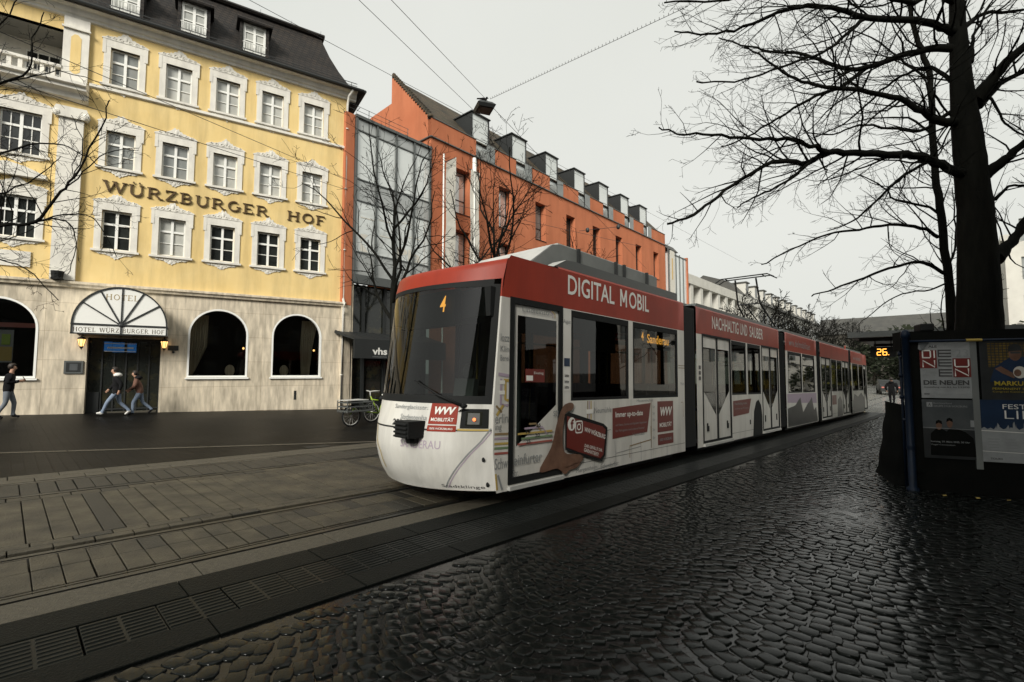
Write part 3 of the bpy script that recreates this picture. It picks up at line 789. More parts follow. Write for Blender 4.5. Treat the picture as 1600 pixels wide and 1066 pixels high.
r_.face([(XL, 1.85, 19.1), (-1.0, 1.85, 19.1), (-5, 6, 21.5), (XL, 6, 21.5)]); r_.face([(-1.0, 1.85, 19.1), (-1.0, 10.2, 19.1), (-5, 6, 21.5)])
ro = r_.build('roof', ['roof'], hotel)
b_ = MB(); b_.tube([(XL, -.56, 15.45), (.62, -.56, 15.45)], .07, 8); b_.tube([(.68, -.56, 15.45), (.68, 11, 15.45)], .07, 8)
for q in range(30): b_.box(-9.5 + q * .33, -9.5 + q * .33 + .02, -.30, -.28, 15.62, 15.86)
b_.box(-9.6, .35, -.30, -.285, 15.84, 15.87); b_.box(-9.6, .35, -.30, -.285, 15.72, 15.74)
for q in range(16): b_.box(-22 + q * 1.4, -22 + q * 1.4 + .012, 1.9, 1.912, 19.15, 19.4)
b_.build('gutter', ['dark'], ro)
for k in range(5):
    x0 = -4.58 - 2.29 * k; x1 = x0 + .90
    if k == 4: x0 -= .1
    d_ = MB()
    d_.prism([(.18, 15.98), (.18, 17.42), (1.35, 17.6), (1.5, 16.2)], x0 - .13, x0 - .02, 'x', 0); d_.prism([(.18, 15.98), (.18, 17.42), (1.35, 17.6), (1.5, 16.2)], x1 + .02, x1 + .13, 'x', 0)
    d_.prism([(.0, 17.36), (-.03, 17.44), (.1, 17.54), (1.6, 17.86), (1.6, 17.5)], x0 - .26, x1 + .26, 'x', 0); d_.box(x0 - .02, x1 + .02, .2, .3, 15.98, 16.06)
    do = d_.build('dormer', ['roof'], hotel)
    f = MB(); xm = (x0 + x1) / 2
    for xa, xb in ((x0, x0 + .09), (xm - .05, xm + .05), (x1 - .09, x1)): f.box(xa, xb, .25, .31, 16.06, 17.38)
    for za, zb in ((16.06, 16.2), (16.6, 16.64), (16.98, 17.03), (17.27, 17.38)):
        f.box(x0 + .09, xm - .05, .255, .305, za, zb); f.box(xm + .05, x1 - .09, .255, .305, za, zb)
    f.build('dormer_window', ['white_paint'], do)
    p = MB(); p.face([(x0, .29, 16.06), (x1, .29, 16.06), (x1, .29, 17.38), (x0, .29, 17.38)]); p.build('pane', ['pane_pale'], do)
    f = MB()
    for q in range(9): f.box(x0 + .02 + q * .105, x0 + .035 + q * .105, .10, .115, 16.0, 16.4)
    f.box(x0 - .02, x1 + .02, .095, .12, 16.4, 16.43); f.box(x0 - .02, x1 + .02, .095, .12, 16.06, 16.08); f.build('railing', ['white_paint'], do)
# downpipe
b_ = MB(); b_.tube([(.1, -.5, 15.4), (-.04, -.3, 15.1), (-.06, -.13, 14.7), (-.06, -.13, 12.0), (-.06, -.13, 5.2), (-.06, -.34, 4.9), (-.06, -.34, 4.7), (-.06, -.17, 4.4), (-.06, -.17, -.05)], .055, 8)
for q in (13.5, 10.5, 7.5, 3.5, 1.5): b_.tube([(-.06, -.15, q), (-.06, -.15, q + .05)], .07, 8)
b_.build('downpipe', ['white_trim'], hotel, smooth=True)
b_ = MB(); b_.box(.02, .46, .02, .45, -1, 7.2); b_.box(.14, .34, -.0, .02, 1.1, 1.75); b_.build('corner_pier', ['travertine'], hotel)
# lettering
L_ = MB(); serif_text(L_, 'WÜRZBURGER', -9.06, -3.36, 8.59, .43, -.06, .05); L_.build('lettering', ['bronze'], hotel)
L_ = MB(); serif_text(L_, 'HOF', -2.60, -.94, 8.59, .43, -.06, .05); L_.build('lettering', ['bronze'], hotel)
# canopy
c_ = MB(); cx, cz, rx, rz, yf = -8.20, 3.37, 1.37, 1.40, -1.0
P = arc(cx, cz, rx, rz, 0, 180, 28)
c_.face([(p[0], yf, p[1]) for p in P][::-1], 0)
for i in range(len(P) - 1):
    c_.face([(P[i][0], yf, P[i][1]), (P[i + 1][0], yf, P[i + 1][1]), (P[i + 1][0], -.06, P[i + 1][1]), (P[i][0], -.06, P[i][1])], 0)
c_.box(cx - rx, cx + rx, yf - .003, yf + .02, 3.06, 3.36, 0)
c_.box(cx + rx - .03, cx + rx, yf + .02, -.06, 3.06, 3.37, 0); c_.box(cx - rx, cx - rx + .03, yf + .02, -.06, 3.06, 3.37, 0)
c_.face([(cx - rx, yf, 3.30), (cx + rx, yf, 3.30), (cx + rx, -.06, 3.30), (cx - rx, -.06, 3.30)], 1)
co = c_.build('canopy', ['white_paint', 'dark'], hotel)
c_ = MB(); q = 0
for i in range(len(P) - 1): c_.bar((P[i][0], yf - .01, P[i][1]), (P[i + 1][0], yf - .01, P[i + 1][1]), .05, .05)
for a in (35, 62.5, 90, 117.5, 145): c_.bar((cx, yf - .012, cz), (cx + rx * math.cos(R(a)), yf - .012, cz + rz * math.sin(R(a))), .04, .045)
c_.box(cx - rx - .03, cx + rx + .03, yf - .04, yf - .006, 3.35, 3.40); c_.box(cx - rx - .03, cx + rx + .03, yf - .04, yf - .006, 3.01, 3.06)
for xx in (cx - rx - .02, cx - .02, cx + rx - .02): c_.box(xx, xx + .04, yf - .045, yf - .005, 3.03, 3.38)
c_.box(cx + rx - .01, cx + rx + .02, yf, -.06, 3.01, 3.06); c_.box(cx + rx - .01, cx + rx + .02, yf, -.06, 3.35, 3.39); c_.ball((cx, yf - .03, cz), .09, .03, .07, 8)
c_.build('canopy_frame', ['dark'], co)
c_ = MB(); serif_text(c_, 'HOTEL', -8.68, -7.72, 4.30, .21, yf - .003, .0, T=.13, t=.06); c_.build('lettering', ['gold'], co)
c_ = MB(); serif_text(c_, 'HOTEL WÜRZ', -9.53, -8.25, 3.10, .155, yf - .006, .0, T=.12, t=.06); serif_text(c_, 'BURGER HOF', -8.15, -6.90, 3.10, .155, yf - .006, .0, T=.12, t=.06); c_.build('lettering', ['bronze'], co)
# entrance
e_ = MB()
for xx in (-9.25, -8.86, -8.50, -8.14, -7.78, -7.42, -7.07): e_.box(xx, xx + .045, .22, .28, -.05, 2.95)
e_.box(-9.25, -7.03, .215, .285, 2.86, 2.95); e_.box(-9.25, -7.03, .215, .285, .22, .27); e_.box(-9.25, -8.88, .19, .23, .0, .9)
eo = e_.build('entrance_door', ['dark'], hotel)
e_ = MB(); e_.face([(-9.25, .25, -.1), (-7.03, .25, -.1), (-7.03, .25, 2.95), (-9.25, .25, 2.95)]); e_.build('door_glass', ['dark_glass'], eo)
e_ = MB(); e_.box(-8.80, -8.56, .20, .212, 2.45, 2.82, 0); e_.box(-8.55, -8.19, .20, .212, 2.42, 2.80, 0); e_.box(-8.10, -7.82, .20, .212, 2.42, 2.78, 0)
for q in (2.44, 2.74): e_.box(-8.79, -7.83, .195, .199, q, q + .03, 1)
e_.box(-8.7, -7.9, .195, .199, 2.56, 2.62, 1); e_.build('screen', ['sign_blue', 'ink_white'], eo)
e_ = MB(); e_.box(-8.6, -7.1, .06, .16, -.1, .16); e_.build('step', ['granite'], eo)
for lx in (-9.38, -6.91):
    l_ = MB(); l_.lathe([(.0, 2.97), (.10, 2.93), (.13, 2.88), (.135, 2.86)], (lx, -.30, 0), 6); l_.lathe([(.065, 2.60), (.05, 2.55), (.012, 2.5), (.001, 2.44)], (lx, -.30, 0), 6)
    for q in range(6):
        a = q * math.pi / 3; l_.tube([(lx + .066 * math.cos(a), -.3 + .066 * math.sin(a), 2.6), (lx + .125 * math.cos(a), -.3 + .125 * math.sin(a), 2.87)], .008, 4)
    l_.tube([(lx, -.06, 3.0), (lx, -.2, 3.05), (lx, -.3, 3.0), (lx, -.3, 2.95)], .014, 5)
    lo = l_.build('wall_lantern', ['dark'], hotel); l_ = MB(); l_.lathe([(.06, 2.60), (.118, 2.86)], (lx, -.30, 0), 6); l_.build('lantern_glass', ['lamp_glow'], lo)
e_ = MB(); e_.box(-9.86, -9.33, -.11, -.062, 1.60, 2.07, 0); e_.box(-9.80, -9.39, -.114, -.111, 1.66, 2.01, 1); e_.box(-9.70, -9.48, -.118, -.115, 1.72, 1.96, 2); e_.build('menu_case', ['steel_grey', 'dark', 'paper_grey'], hotel)
e_ = MB(); e_.box(-6.80, -6.45, -.09, -.062, 2.53, 2.72, 0); e_.ball((-6.62, -.1, 2.46), .05, .03, .05, 6); e_.build('plaque', ['dark'], hotel)
e_ = MB(); e_.box(-2.1, -2.0, -.07, -.061, .42, .82); e_.build('vent', ['dark'], hotel)
e_ = MB(); e_.lathe([(.16, 5.05), (.19, 5.3), (.16, 5.3)], (-10.15, -.3, 0), 10); e_.box(-10.3, -10.0, -.45, -.15, 5.0, 5.06); e_.build('floodlight', ['black'], hotel)

# ================================================================== TERRACOTTA BUILDING
org = thing('library_building', 'long terracotta building with glass stair front, deep narrow windows and a row of glass dormers', 'building', (ORG.o.x, ORG.o.y, 0), ORG.rot)
WX = [6.60 + 3.835 * k for k in range(8)]
oh = [(x, x + 1.2, 11.15, 13.88) for x in WX] + [(x, x + 1.2, 7.4, 10.12) for x in WX]
X0, X1 = 4.75, 36.3
w = MB()
w.wall(X0, X1, -1.2, 15.02, oh, 0, .50, 0)
w.face([(X0, 0, 5), (X0, 0, 16.22), (X0, 3.94, 20.25), (X0, 3.94, 18.5), (X0, 6.3, 18.4), (X0, 6.3, 5)], 0)
w.face([(X1, 0, -1), (X1, 10, -1), (X1, 10, 16), (X1, 0, 16.2)], 0)
gaps = [(8.32 + 3.835 * k, 10.05 + 3.835 * k) for k in range(7)]
xs = X0
for a, b in gaps + [(X1, X1)]:
    if a > xs: w.box(xs, a, 0.001, .30, 15.03, 16.2, 0)
    xs = b
w.box(-.48, .0, .05, 1.0, 4.87, 14.4, 0); w.box(-.48, .05, 1.2, 9, 4.87, 14.2, 0)
w.build('wall', ['terracotta'], org)
w = MB(); w.box(-.47, .0, .06, .9, -1, 4.87); w.build('stone_base', ['travertine'], org)
b_ = MB(); b_.box(X0 - .08, X1 + .04, -.10, .34, 15.03, 15.09); b_.box(X0 - .10, X0, .0, 3.0, 15.04, 15.1); xs = X0
for a, b in gaps + [(X1, X1)]:
    b_.box(xs - .02, a, -.04, .34, 16.2, 16.25); xs = b
b_.build('cornice', ['steel_grey'], org)
r_ = MB()
r_.face([(X0 + .02, .3, 16.3), (X1, .3, 16.3), (X1, 3.94, 20.2), (X0 + .02, 3.94, 20.2)]); r_.face([(X0 + .02, 3.94, 20.2), (X1, 3.94, 20.2), (X1, 3.95, 18.3), (X0 + .02, 3.95, 18.3)]); r_.face([(X0 + .02, 3.94, 18.4), (X1, 3.94, 18.4), (X1, 6.3, 18.35), (X0 + .02, 6.3, 18.35)])
ro = r_.build('roof', ['roof2'], org)
b_ = MB()
for q in range(19):
    t = q / 19; b_.box(X0 - .05, X0 + .12, .15 + 3.75 * t, .15 + 3.75 * (t + .045), 16.35 + 3.98 * t, 16.5 + 3.98 * (t + .03))
b_.tube([(X0 + .45, .32, 16.42), (X0 + .45, 3.9, 20.25)], .03, 5); b_.ball((X0, .1, 16.3), .18, .2, .14, 7)
b_.build('verge_tiles', ['roof2'], ro)
for k in range(7):
    a, b = gaps[k]; yf = .42; t = .07
    d_ = MB()
    for xx in (a + .02, b - .12 - t): d_.box(xx, xx + t, yf, yf + .08, 15.1, 18.2)
    d_.box(a - .06, b - .06, yf - .08, 2.35, 18.2, 18.27)
    d_.prism([(yf + .08, 18.2), (yf + .08, 16.5), (2.3, 18.2)], a + .02, a + .05, 'x'); d_.prism([(yf + .08, 18.2), (yf + .08, 16.5), (2.3, 18.2)], b - .15, b - .12, 'x')
    d_.bar((a + .03, yf + .1, 16.55), (a + .03, 2.3, 18.15), .09, .14)
    do = d_.build('dormer', ['dark'], org)
    p = MB(); p.face([(a + .09, yf + .05, 15.1), (b - .19, yf + .05, 15.1), (b - .19, yf + .05, 18.2), (a + .09, yf + .05, 18.2)]); p.build('pane', ['curtain_glass'], do)
    p = MB(); p.box(b - .78, b - .02, -.02, .0, 15.1, 16.25, 0); p.box(b - .05, b - .02, .0, .35, 15.1, 16.25, 0); p.box(a, b - .02, -.025, .005, 16.25, 16.28, 1); p.build('balustrade', ['pane_mid', 'steel_grey'], do)
for a, b, c, d in oh:
    f = MB(); y = .45
    f.box(a, a + .05, y, y + .05, c, d); f.box(b - .05, b, y, y + .05, c, d); f.box(a + .05, b - .05, y, y + .05, d - .05, d); f.box(a + .05, b - .05, y, y + .05, c, c + .05); f.box(a + .05, b - .05, y + .005, y + .045, c + .95, c + 1.0)
    f.box(a - .04, b + .04, -.05, .46, c - .03, c - .001)
    fo = f.build('window', ['dark'], org); p = MB(); p.face([(a, y + .04, c), (b, y + .04, c), (b, y + .04, d), (a, y + .04, d)]); p.build('pane', ['curtain_glass' if a < 11 else 'pane_mid' if a < 15 else 'pane_dark'], fo)
# glass stair front
f = MB(); MX = [.08, 1.24, 2.42, 3.58, 4.70]
for x in MX: f.box(x - .05, x + .05, -.06, .1, 6.08, 14.3)
for z in (13.68, 11.2, 10.12, 7.55): f.box(.13, 4.65, -.02, .06, z - .03, z + .03)
f.box(.0, 4.76, -.10, .2, 14.28, 14.42); f.box(.03, 4.75, -.09, .2, 6.0, 6.42)
f.box(-.5, 4.8, .2, 3.2, 14.38, 14.45)
for x in (-.35, .8, 2.0, 3.2): f.tube([(x, .1, 14.4), (x, .1, 14.95)], .015, 5)
for z in (14.93, 14.7): f.tube([(-.4, .1, z), (3.25, .1, z)], .012, 5)
fo = f.build('glass_front', ['steel_grey'], org)
for i in range(4):
    p = MB()
    for z0, z1, m_ in ((6.42, 7.52, 1), (7.58, 10.09, 0), (10.15, 11.17, 1), (11.23, 13.65, 0), (13.71, 14.28, 1)):
        p.face([(MX[i] + .05, .03, z0), (MX[i + 1] - .05, .03, z0), (MX[i + 1] - .05, .03, z1), (MX[i] + .05, .03, z1)], m_)
    p.build('glass_pane', ['curtain_glass', 'curtain_glass2'], fo)
p = MB(); p.face([(.42, .022, 7.62), (.42, .022, 8.5), (.86, .022, 8.5), (.42, .022, 8.06)][::-1], 0); p.face([(.42, .022, 7.62), (.42, .022, 8.06), (.86, .022, 7.62)][::-1], 0)
put_text(p, 'Pla', 2.55, 7.62, 1.6, .62, .02, 0, bold=.02); p.build('window_lettering', ['banner'], fo)
p = MB()
for x, z in ((1.45, 9.4), (1.5, 8.6), (3.3, 8.9), (2.7, 9.6), (.4, 9.3)): p.box(x, x + .75, .015, .022, z, z + .05)
p.build('ceiling_light', ['banner'], fo)
f = MB()
for x in (.1, .75, 2.0, 3.2, 4.6): f.box(x, x + .14, .25, .4, -1, 6.0)
f.face([(.0, .38, -1), (4.75, .38, -1), (4.75, .38, 6.0), (.0, .38, 6.0)], 1); f.build('entrance_glazing', ['dark', 'dark_glass'], org)
f = MB(); f.prism([(-1.6, 3.10), (-1.6, 3.16), (.2, 3.62), (.2, 3.5)], -.75, 4.6, 'x', 0); f.box(-.75, 4.6, -1.6, -1.5, 2.28, 3.1, 0)
for q in range(9): f.bar((-.7 + q * .65, -1.55, 3.16), (-.7 + q * .65, .2, 3.63), .03, .04)
co = f.build('entrance_canopy', ['dark'], org)
p = MB(); put_text(p, 'vhs', .16, 2.46, .80, .33, -1.606, 0, bold=.03); put_text(p, 'volkshochschule', .16, 2.34, .78, .06, -1.606, 1); p.build('lettering', ['ink_white', 'ink'], co)
# banners
for x0, x1, zt, zs, xp in ((5.20, 5.92, 13.45, .55, 5.02), (7.10, 7.82, 13.66, .0, 7.42)):
    bo = thing('banner_pole', 'white flagpole banner with ochre writing and slanted top, left of the narrow windows' if xp < 6 else 'plain white hanging banner on pole between first two narrow windows', 'banner', ORG.w(xp, -.8, 0), ORG.rot, 'banners on the terracotta building')
    p = MB(); p.tube([(0, 0, -.3), (0, 0, 14.4 if xp > 6 else 13.9)], .045, 8)
    if xp > 6: p.tube([(0, 0, 13.6), (0, 0, 14.45)], .13, 8)
    p.build('pole', ['white_paint'], bo)
    p = MB(); n = 9
    for i in range(n):
        za, zb = 7.0 + (zt - 7.0) * i / n, 7.0 + (zt - 7.0) * (i + 1) / n
        wv = lambda z: .04 * math.sin(z * 1.7)
        ea, eb = (zs if i == n - 1 else 0), (zs if i == n - 1 else 0)
        p.face([(x0 - xp, wv(za), za), (x1 - xp, wv(za + .6), za), (x1 - xp, wv(zb + .6), zb + eb), (x0 - xp, wv(zb), zb)])
    bn = p.build('banner_cloth', ['banner'], bo); md = bn.modifiers.new('thick', 'SOLIDIFY'); md.thickness = .01
    p = MB(); p.bar((x0 - xp - .1, 0, zt), (x1 - xp + .02, 0, zt + zs), .05, .05); p.build('arm', ['dark'], bo)
# glass end bay
ge = thing('glass_bay_building', 'narrow glass bay beside the far end of terracotta building', 'building', ORG.w(X1 + .1, 0, 0), ORG.rot)
f = MB()
for q in range(6): f.box(.02 + q * 1.0, .09 + q * 1.0, -.3, -.2, 4, 14.9 - .12 * q)
f.box(0, 5.3, -.28, 3, 14.3, 14.4); f.box(5.0, 5.25, -.35, 3, -1, 14.6, 1); f.build('frame', ['steel_grey', 'terracotta'], ge)
p = MB(); p.box(.05, 5.0, -.22, 3, -1, 14.3); p.build('glass_pane', ['curtain_glass'], ge)
p = MB(); p.box(.3, 1.5, -.34, -.32, 8, 14.6, 0); p.box(.75, 1.0, -.35, -.341, 11.5, 13.8, 1); p.build('banner', ['banner', 'banner_ochre'], ge)
p = MB(); p.prism([(0, 14.9), (.6, 15.6), (3, 16.4), (4, 15)], .0, 3.4, 'x'); p.build('roof', ['slate'], ge)

# ================================================================== FAR SIDE HOUSES
wb_ = thing('white_colonnade_building', 'white building with an open pillared roof terrace beyond the terracotta building', 'building', ORG.w(42.3, 0, 0), ORG.rot)
w = MB(); L = 30
w.box(0, L, 0, 8, -2, 9.4, 0); w.box(-.1, L, -.1, 8, 11.9, 13.0, 0)
for q in range(10): w.box(.9 + q * 3.1, 1.7 + q * 3.1, .0, .8, 9.4, 11.9, 0)
w.box(0, L, 4.5, 4.6, 9.4, 11.9, 1); w.build('wall', ['cream_wall', 'far_wall'], wb_)
for q in range(10):
    p = MB(); p.box(1.5 + q * 2.9, 2.7 + q * 2.9, -.02, .05, 6.2, 8.2); p.build('window', ['pane_dark'], wb_)
mb_ = thing('mansard_building', 'long pale building with slate mansard roof and many small dormers in the distance', 'building', ORG.w(73, 3, 0), ORG.rot)
w = MB(); w.box(0, 74, 0, 12, -2, 14.2); w.prism([(0, 14.2), (6, 17.2), (12, 14.2)], 0, -.01, 'x'); w.build('wall', ['grey_wall'], mb_)
w = MB(); w.prism([(-.4, 14.2), (2.2, 17.2), (6, 18.6), (12.4, 14.2)], -.3, 74.3, 'x'); ro = w.build('roof', ['slate'], mb_)
for q in range(12):
    p = MB(); x = 4 + q * 5.6; p.box(x, x + 1.7, .3, 2.6, 15.0, 17.2, 0); p.box(x - .2, x + 1.9, .1, 2.8, 17.2, 17.4, 1); do = p.build('dormer', ['cream_wall', 'slate'], mb_); p = MB(); p.box(x + .3, x + 1.4, .27, .3, 15.3, 16.9); p.build('pane', ['pane_dark'], do)
for q in range(24):
    for z in (10.6, 7):
        p = MB(); x = 1.2 + q * 3.0; p.box(x, x + 1.2, -.04, .0, z, z + 2.1); p.build('window', ['pane_dark'], mb_)
hb = thing('distant_dark_building', 'dark gabled building at far end of street before the trees', 'building', ORG.w(152, 2, 0), ORG.rot)
w = MB(); w.box(0, 26, 0, 12, -2, 13.5); w.build('wall', ['far_wall'], hb); w = MB(); w.prism([(-.4, 13.5), (6, 16.4), (12.4, 13.5)], -.4, 26.4, 'x'); ro = w.build('roof', ['slate'], hb)
w = MB(); w.box(5, 6.2, 4, 5, 15, 17.8); w.build('chimney', ['far_wall'], ro)
pb = thing('pale_building', 'pale office building glimpsed behind the big bare tree at right edge', 'building', su(61, -2.5), math.atan2(-ny, -nx))
w = MB(); ph = [(1 + 2.1 * i, 2.2 + 2.1 * i, 3.6 + 3.4 * j, 5.6 + 3.4 * j) for i in range(12) for j in range(4)]
w.wall(0, 28, -1.5, 14.2, ph, 0, .25); w.box(-.2, 28.2, .3, 9, 14.1, 14.6); w.face([(0, 0, -1.5), (0, 0, 14.2), (0, 9, 14.2), (0, 9, -1.5)]); w.build('wall', ['cream_wall'], pb)
for a, b, c, d in ph:
    p = MB(); p.box(a, b, .2, .25, c, d); p.build('window', ['pane_mid'], pb)

# ================================================================== TRAM
S_T, U_T = 4.4, 5.55
tram = thing('tram', 'articulated red and white low-floor tram with advert livery, line 4, standing at the platform', 'tram')
tx = Vector((dx, dy, -.021)).normalized(); ty = Vector((nx, ny, .0)); tz = tx.cross(ty).normalized()
o_ = su(S_T, U_T, 0); o_.z = -.021 * S_T + .007 * U_T
tram.matrix_world = Matrix(((tx.x, ty.x, tz.x, o_.x), (tx.y, ty.y, tz.y, o_.y), (tx.z, ty.z, tz.z, o_.z), (0, 0, 0, 1)))
HW = 1.2

def tp(px, py):
    """measured photo point -> (x, z) on the tram's platform side"""
    r = ray(px, py); c = Vector((0, 0, EYE)); q = Vector((nx, ny, 0)) * (U_T - HW); nn = Vector((nx, ny, 0))
    p = c + r * ((q - c).dot(nn) / r.dot(nn)); s = p.x * dx + p.y * dy
    return s - S_T, p.z - (-.021 * s + .007 * (U_T - HW))

def lerp_tab(tab, z):
    if z <= tab[0][0]: return tab[0][1]
    for (a, va), (b, vb) in zip(tab, tab[1:]):
        if z <= b: return va + (vb - va) * (z - a) / (b - a)
    return tab[-1][1]
BZ = [(.22, .51), (.34, .60), (.5, .66), (.72, .69), (.98, .67), (1.3, .58), (2.0, .54), (2.9, .50), (3.2, .50)]
SZ = [(.22, -.12), (.7, -.19), (1.3, -.19), (2.9, -.06), (3.2, .02)]
def FX(y, z):
    a = min(1.0, abs(y / HW))
    return lerp_tab(SZ, z) - lerp_tab(BZ, z) * (1 - a ** 2.3)
def ztop(y): return 3.05 + .12 * abs(y / HW) ** 3
def zbot(y): return .20 + .03 * (abs(y / HW))

def front_patch(mb, y0, y1, z0, z1, off=.0, m=0, ny_=16, nz_=8, zf0=None, zf1=None):
    k = len(mb.v)
    for i in range(ny_ + 1):
        y = y0 + (y1 - y0) * i / ny_
        a, b = (zf0(y) if zf0 else z0), (zf1(y) if zf1 else z1)
        for j in range(nz_ + 1):
            z = a + (b - a) * j / nz_; mb.v.append((FX(y, z) - off, y, z))
    for i in range(ny_):
        for j in range(nz_):
            a = k + i * (nz_ + 1) + j; mb.f.append((a, a + 1, a + nz_ + 2, a + nz_ + 1)); mb.mi.append(m)

def front_nose(parent, sgn=1, xo=0.0, main=True):
    """the cab front; sgn -1 mirrors it for the far end"""
    X = lambda mb: mb.mapv(lambda x, y, z: (xo + sgn * x, sgn * y, z))
    wtop = lambda y: 2.86 + .06 * abs(y / HW) ** 3
    f = MB()
    front_patch(f, -HW, HW, 0, 1.31, 0, 0, 28, 14, zf0=zbot)
    front_patch(f, -HW, HW, 1.31, 2.86, 0, 2, 28, 2, zf1=wtop)
    f.f = f.f[:28 * 14]; f.mi = f.mi[:28 * 14]                       # windscreen stays open
    front_patch(f, -HW, -1.185, 1.31, 2.68, 0, 0, 1, 8); front_patch(f, 1.185, HW, 1.31, 2.68, 0, 0, 1, 8)
    front_patch(f, -HW, -1.185, 2.68, 0, 0, 1, 1, 2, zf1=wtop); front_patch(f, 1.185, HW, 2.68, 0, 0, 1, 1, 2, zf1=wtop)
    front_patch(f, -HW, HW, 0, 0, 0, 1, 28, 4, zf0=wtop, zf1=ztop)
    k = len(f.v); n = 28                                              # rounded roof edge and cap
    for i in range(n + 1):
        y = -HW + 2 * HW * i / n; z = ztop(y); x = FX(y, z)
        for q, (bx, bz) in enumerate(((0, 0), (.03, .035), (.09, .055), (1.0 - min(x, .9) * 1.0 + .0, .11))):
            f.v.append((x + bx if q < 3 else 1.1, y * (1 - .012 * q), z + bz if q < 3 else 3.28))
    for i in range(n):
        for q in range(3):
            a = k + i * 4 + q; f.f.append((a, a + 1, a + 5, a + 4)); f.mi.append(1)
    X(f); fo = f.build('cab_front', ['white_body', 'red_body', 'dark'], parent); weld_smooth(fo, 35)
    f = MB(); front_patch(f, -1.185, 1.185, 1.31, 0, -.004, 0, 26, 10, zf1=wtop); X(f)
    so = f.build('windscreen', ['screen'], parent, smooth=True)
    f = MB()
    front_patch(f, -1.185, 1.185, 1.30, 1.40, .004, 0, 26, 1); front_patch(f, -1.185, -1.12, 1.40, 2.84, .004, 0, 1, 10); front_patch(f, 1.12, 1.185, 1.40, 2.84, .004, 0, 1, 10)
    front_patch(f, -1.12, 1.12, 2.80, 0, .003, 0, 26, 2, zf1=wtop)
    X(f); f.build('windscreen_border', ['black'], so, smooth=True)
    f = MB(); front_patch(f, -1.19, 1.19, .965, .985, .004, 0, 30, 1); X(f); f.build('panel_seam', ['dark'], parent)
    for y0, y1 in ((-1.165, -.92), (.93, 1.15)):
        f = MB(); front_patch(f, y0, y1, 1.0, 1.24, .006, 0, 5, 3); front_patch(f, y0 + .05, y1 - .05, 1.035, 1.205, .012, 1, 4, 3)
        X(f); ho = f.build('headlight', ['black', 'dark_glass'], parent)
        f = MB()
        for q in range(3):
            yy = y0 + .12 + q * (y1 - y0 - .24) / 2; front_patch(f, yy - .05, yy + .05, 1.05, 1.19, .016, 0, 2, 2)
        X(f); f.build('lamp_unit', ['seat_grey'], ho)
        if y0 < 0:
            f = MB(); c = (FX(y1 - .13, 1.11) - .02, y1 - .13, 1.11); f.ball(c, .015, .03, .022, 8); X(f); f.build('lamp_glow', ['headlight_on'], ho)
    f = MB()                                                          # coupler cover
    yb = -.42; xb = FX(yb, 1.0)
    f.box(xb - .20, xb + .06, yb - .12, yb + .17, .87, 1.08)
    for q in range(4): f.box(xb - .23, xb - .19, yb - .11, yb + .16, .88 + q * .05, .905 + q * .05)
    f.lathe([(.07, .80), (.09, .86)], (xb - .05, yb, 0), 10); X(f); f.build('coupler', ['black'], parent, bevel=.008)
    f = MB()                                                          # wiper
    p0 = Vector((FX(-.94, 1.275) - .03, -.94, 1.275)); f.tube([p0 + Vector((.06, 0, 0)), p0 - Vector((.02, 0, 0))], [.028, .024], 10)
    p1 = Vector((FX(-.68, 1.40) - .05, -.68, 1.40)); p2 = Vector((FX(-.30, 1.58) - .03, -.30, 1.58))
    f.tube([p0, p1, p2], [.02, .015, .010], 6); f.tube([p0 + Vector((0, -.03, -.02)), Vector((FX(-.90, 1.21) - .02, -.90, 1.21)), Vector((FX(-.99, 1.235) - .02, -.99, 1.235))], .007, 5)
    f.tube([Vector((FX(1.02, 1.32) - .05, 1.02, 1.27)), Vector((FX(1.02, 1.32) - .03, 1.04, 1.32))], [.05, .035], 8)
    X(f); f.build('wiper', ['black'], parent, smooth=True)
    if not main: return
    f = MB()                                                          # red emblem panel and writing
    front_patch(f, -.885, -.575, 1.045, 1.30, .005, 0, 6, 3); front_patch(f, -.885, -.575, .955, 1.03, .005, 0, 6, 2); f.v = [(x, y, z) for x, y, z in f.v]
    fo = f.build('emblem_panel', ['red_body'], parent, smooth=True)
    def ftext(s, yl, z, w, h, bold=0, shear=0, m='ink_white', off=.009, par=fo):
        q = MB(); put_text(q, s, 0, z, w, h, 0, 0, bold, shear); q.mapv(lambda x, y, zz: (FX(yl - x, zz) - off, yl - x, zz)); q.build('lettering', [m], par)
    ftext('WVV', -.61, 1.165, .24, .095, .05, .18); ftext('MOBILITÄT', -.605, 1.08, .25, .052, .02); ftext('100% WÜRZBURG', -.605, .978, .25, .030, .01)
    ftext('Sanderglacisstr.', .06, 1.20, .60, .07, 0, 0, 'ink', par=parent); ftext('Studentenha', -.12, 1.085, .43, .065, 0, 0, 'ink', par=parent)
    ftext('250', .02, 1.00, .20, .08, .03, 0, 'ink_dark', par=parent)
    ftext('SANDERAU', -.20, .74, .54, .10, 0, 0, 'mauve_line', .004, par=parent)
    ftext('Stadtklinge', -.66, .245, .45, .05, 0, 0, 'ink_dark', .006, par=parent)
    def fline(pts, w, m, off=.006):
        q = MB(); P_ = []
        for (a, b), (c, d) in zip(pts, pts[1:]):
            for i in range(9): P_.append((a + (c - a) * i / 8, b + (d - b) * i / 8))
        stroke(q, P_, w, 0, 0); q.mapv(lambda x, y, z: (FX(-x, z) - off, -x, z)); q.build('map_line', [m], parent)
    fline([(.70, .25), (1.10, .83), (1.185, 1.0)], .014, 'ink'); fline([(.73, .25), (1.12, .83), (1.19, .96)], .010, 'mauve_line')
    fline([(.90, .985), (1.18, .98)], .022, 'ochre'); fline([(-.52, .97), (-.46, .78), (-.34, .62), (-.30, .40)], .022, 'ochre', .007); fline([(-1.08, 1.29), (-1.10, .97)], .006, 'ink')
    f = MB()
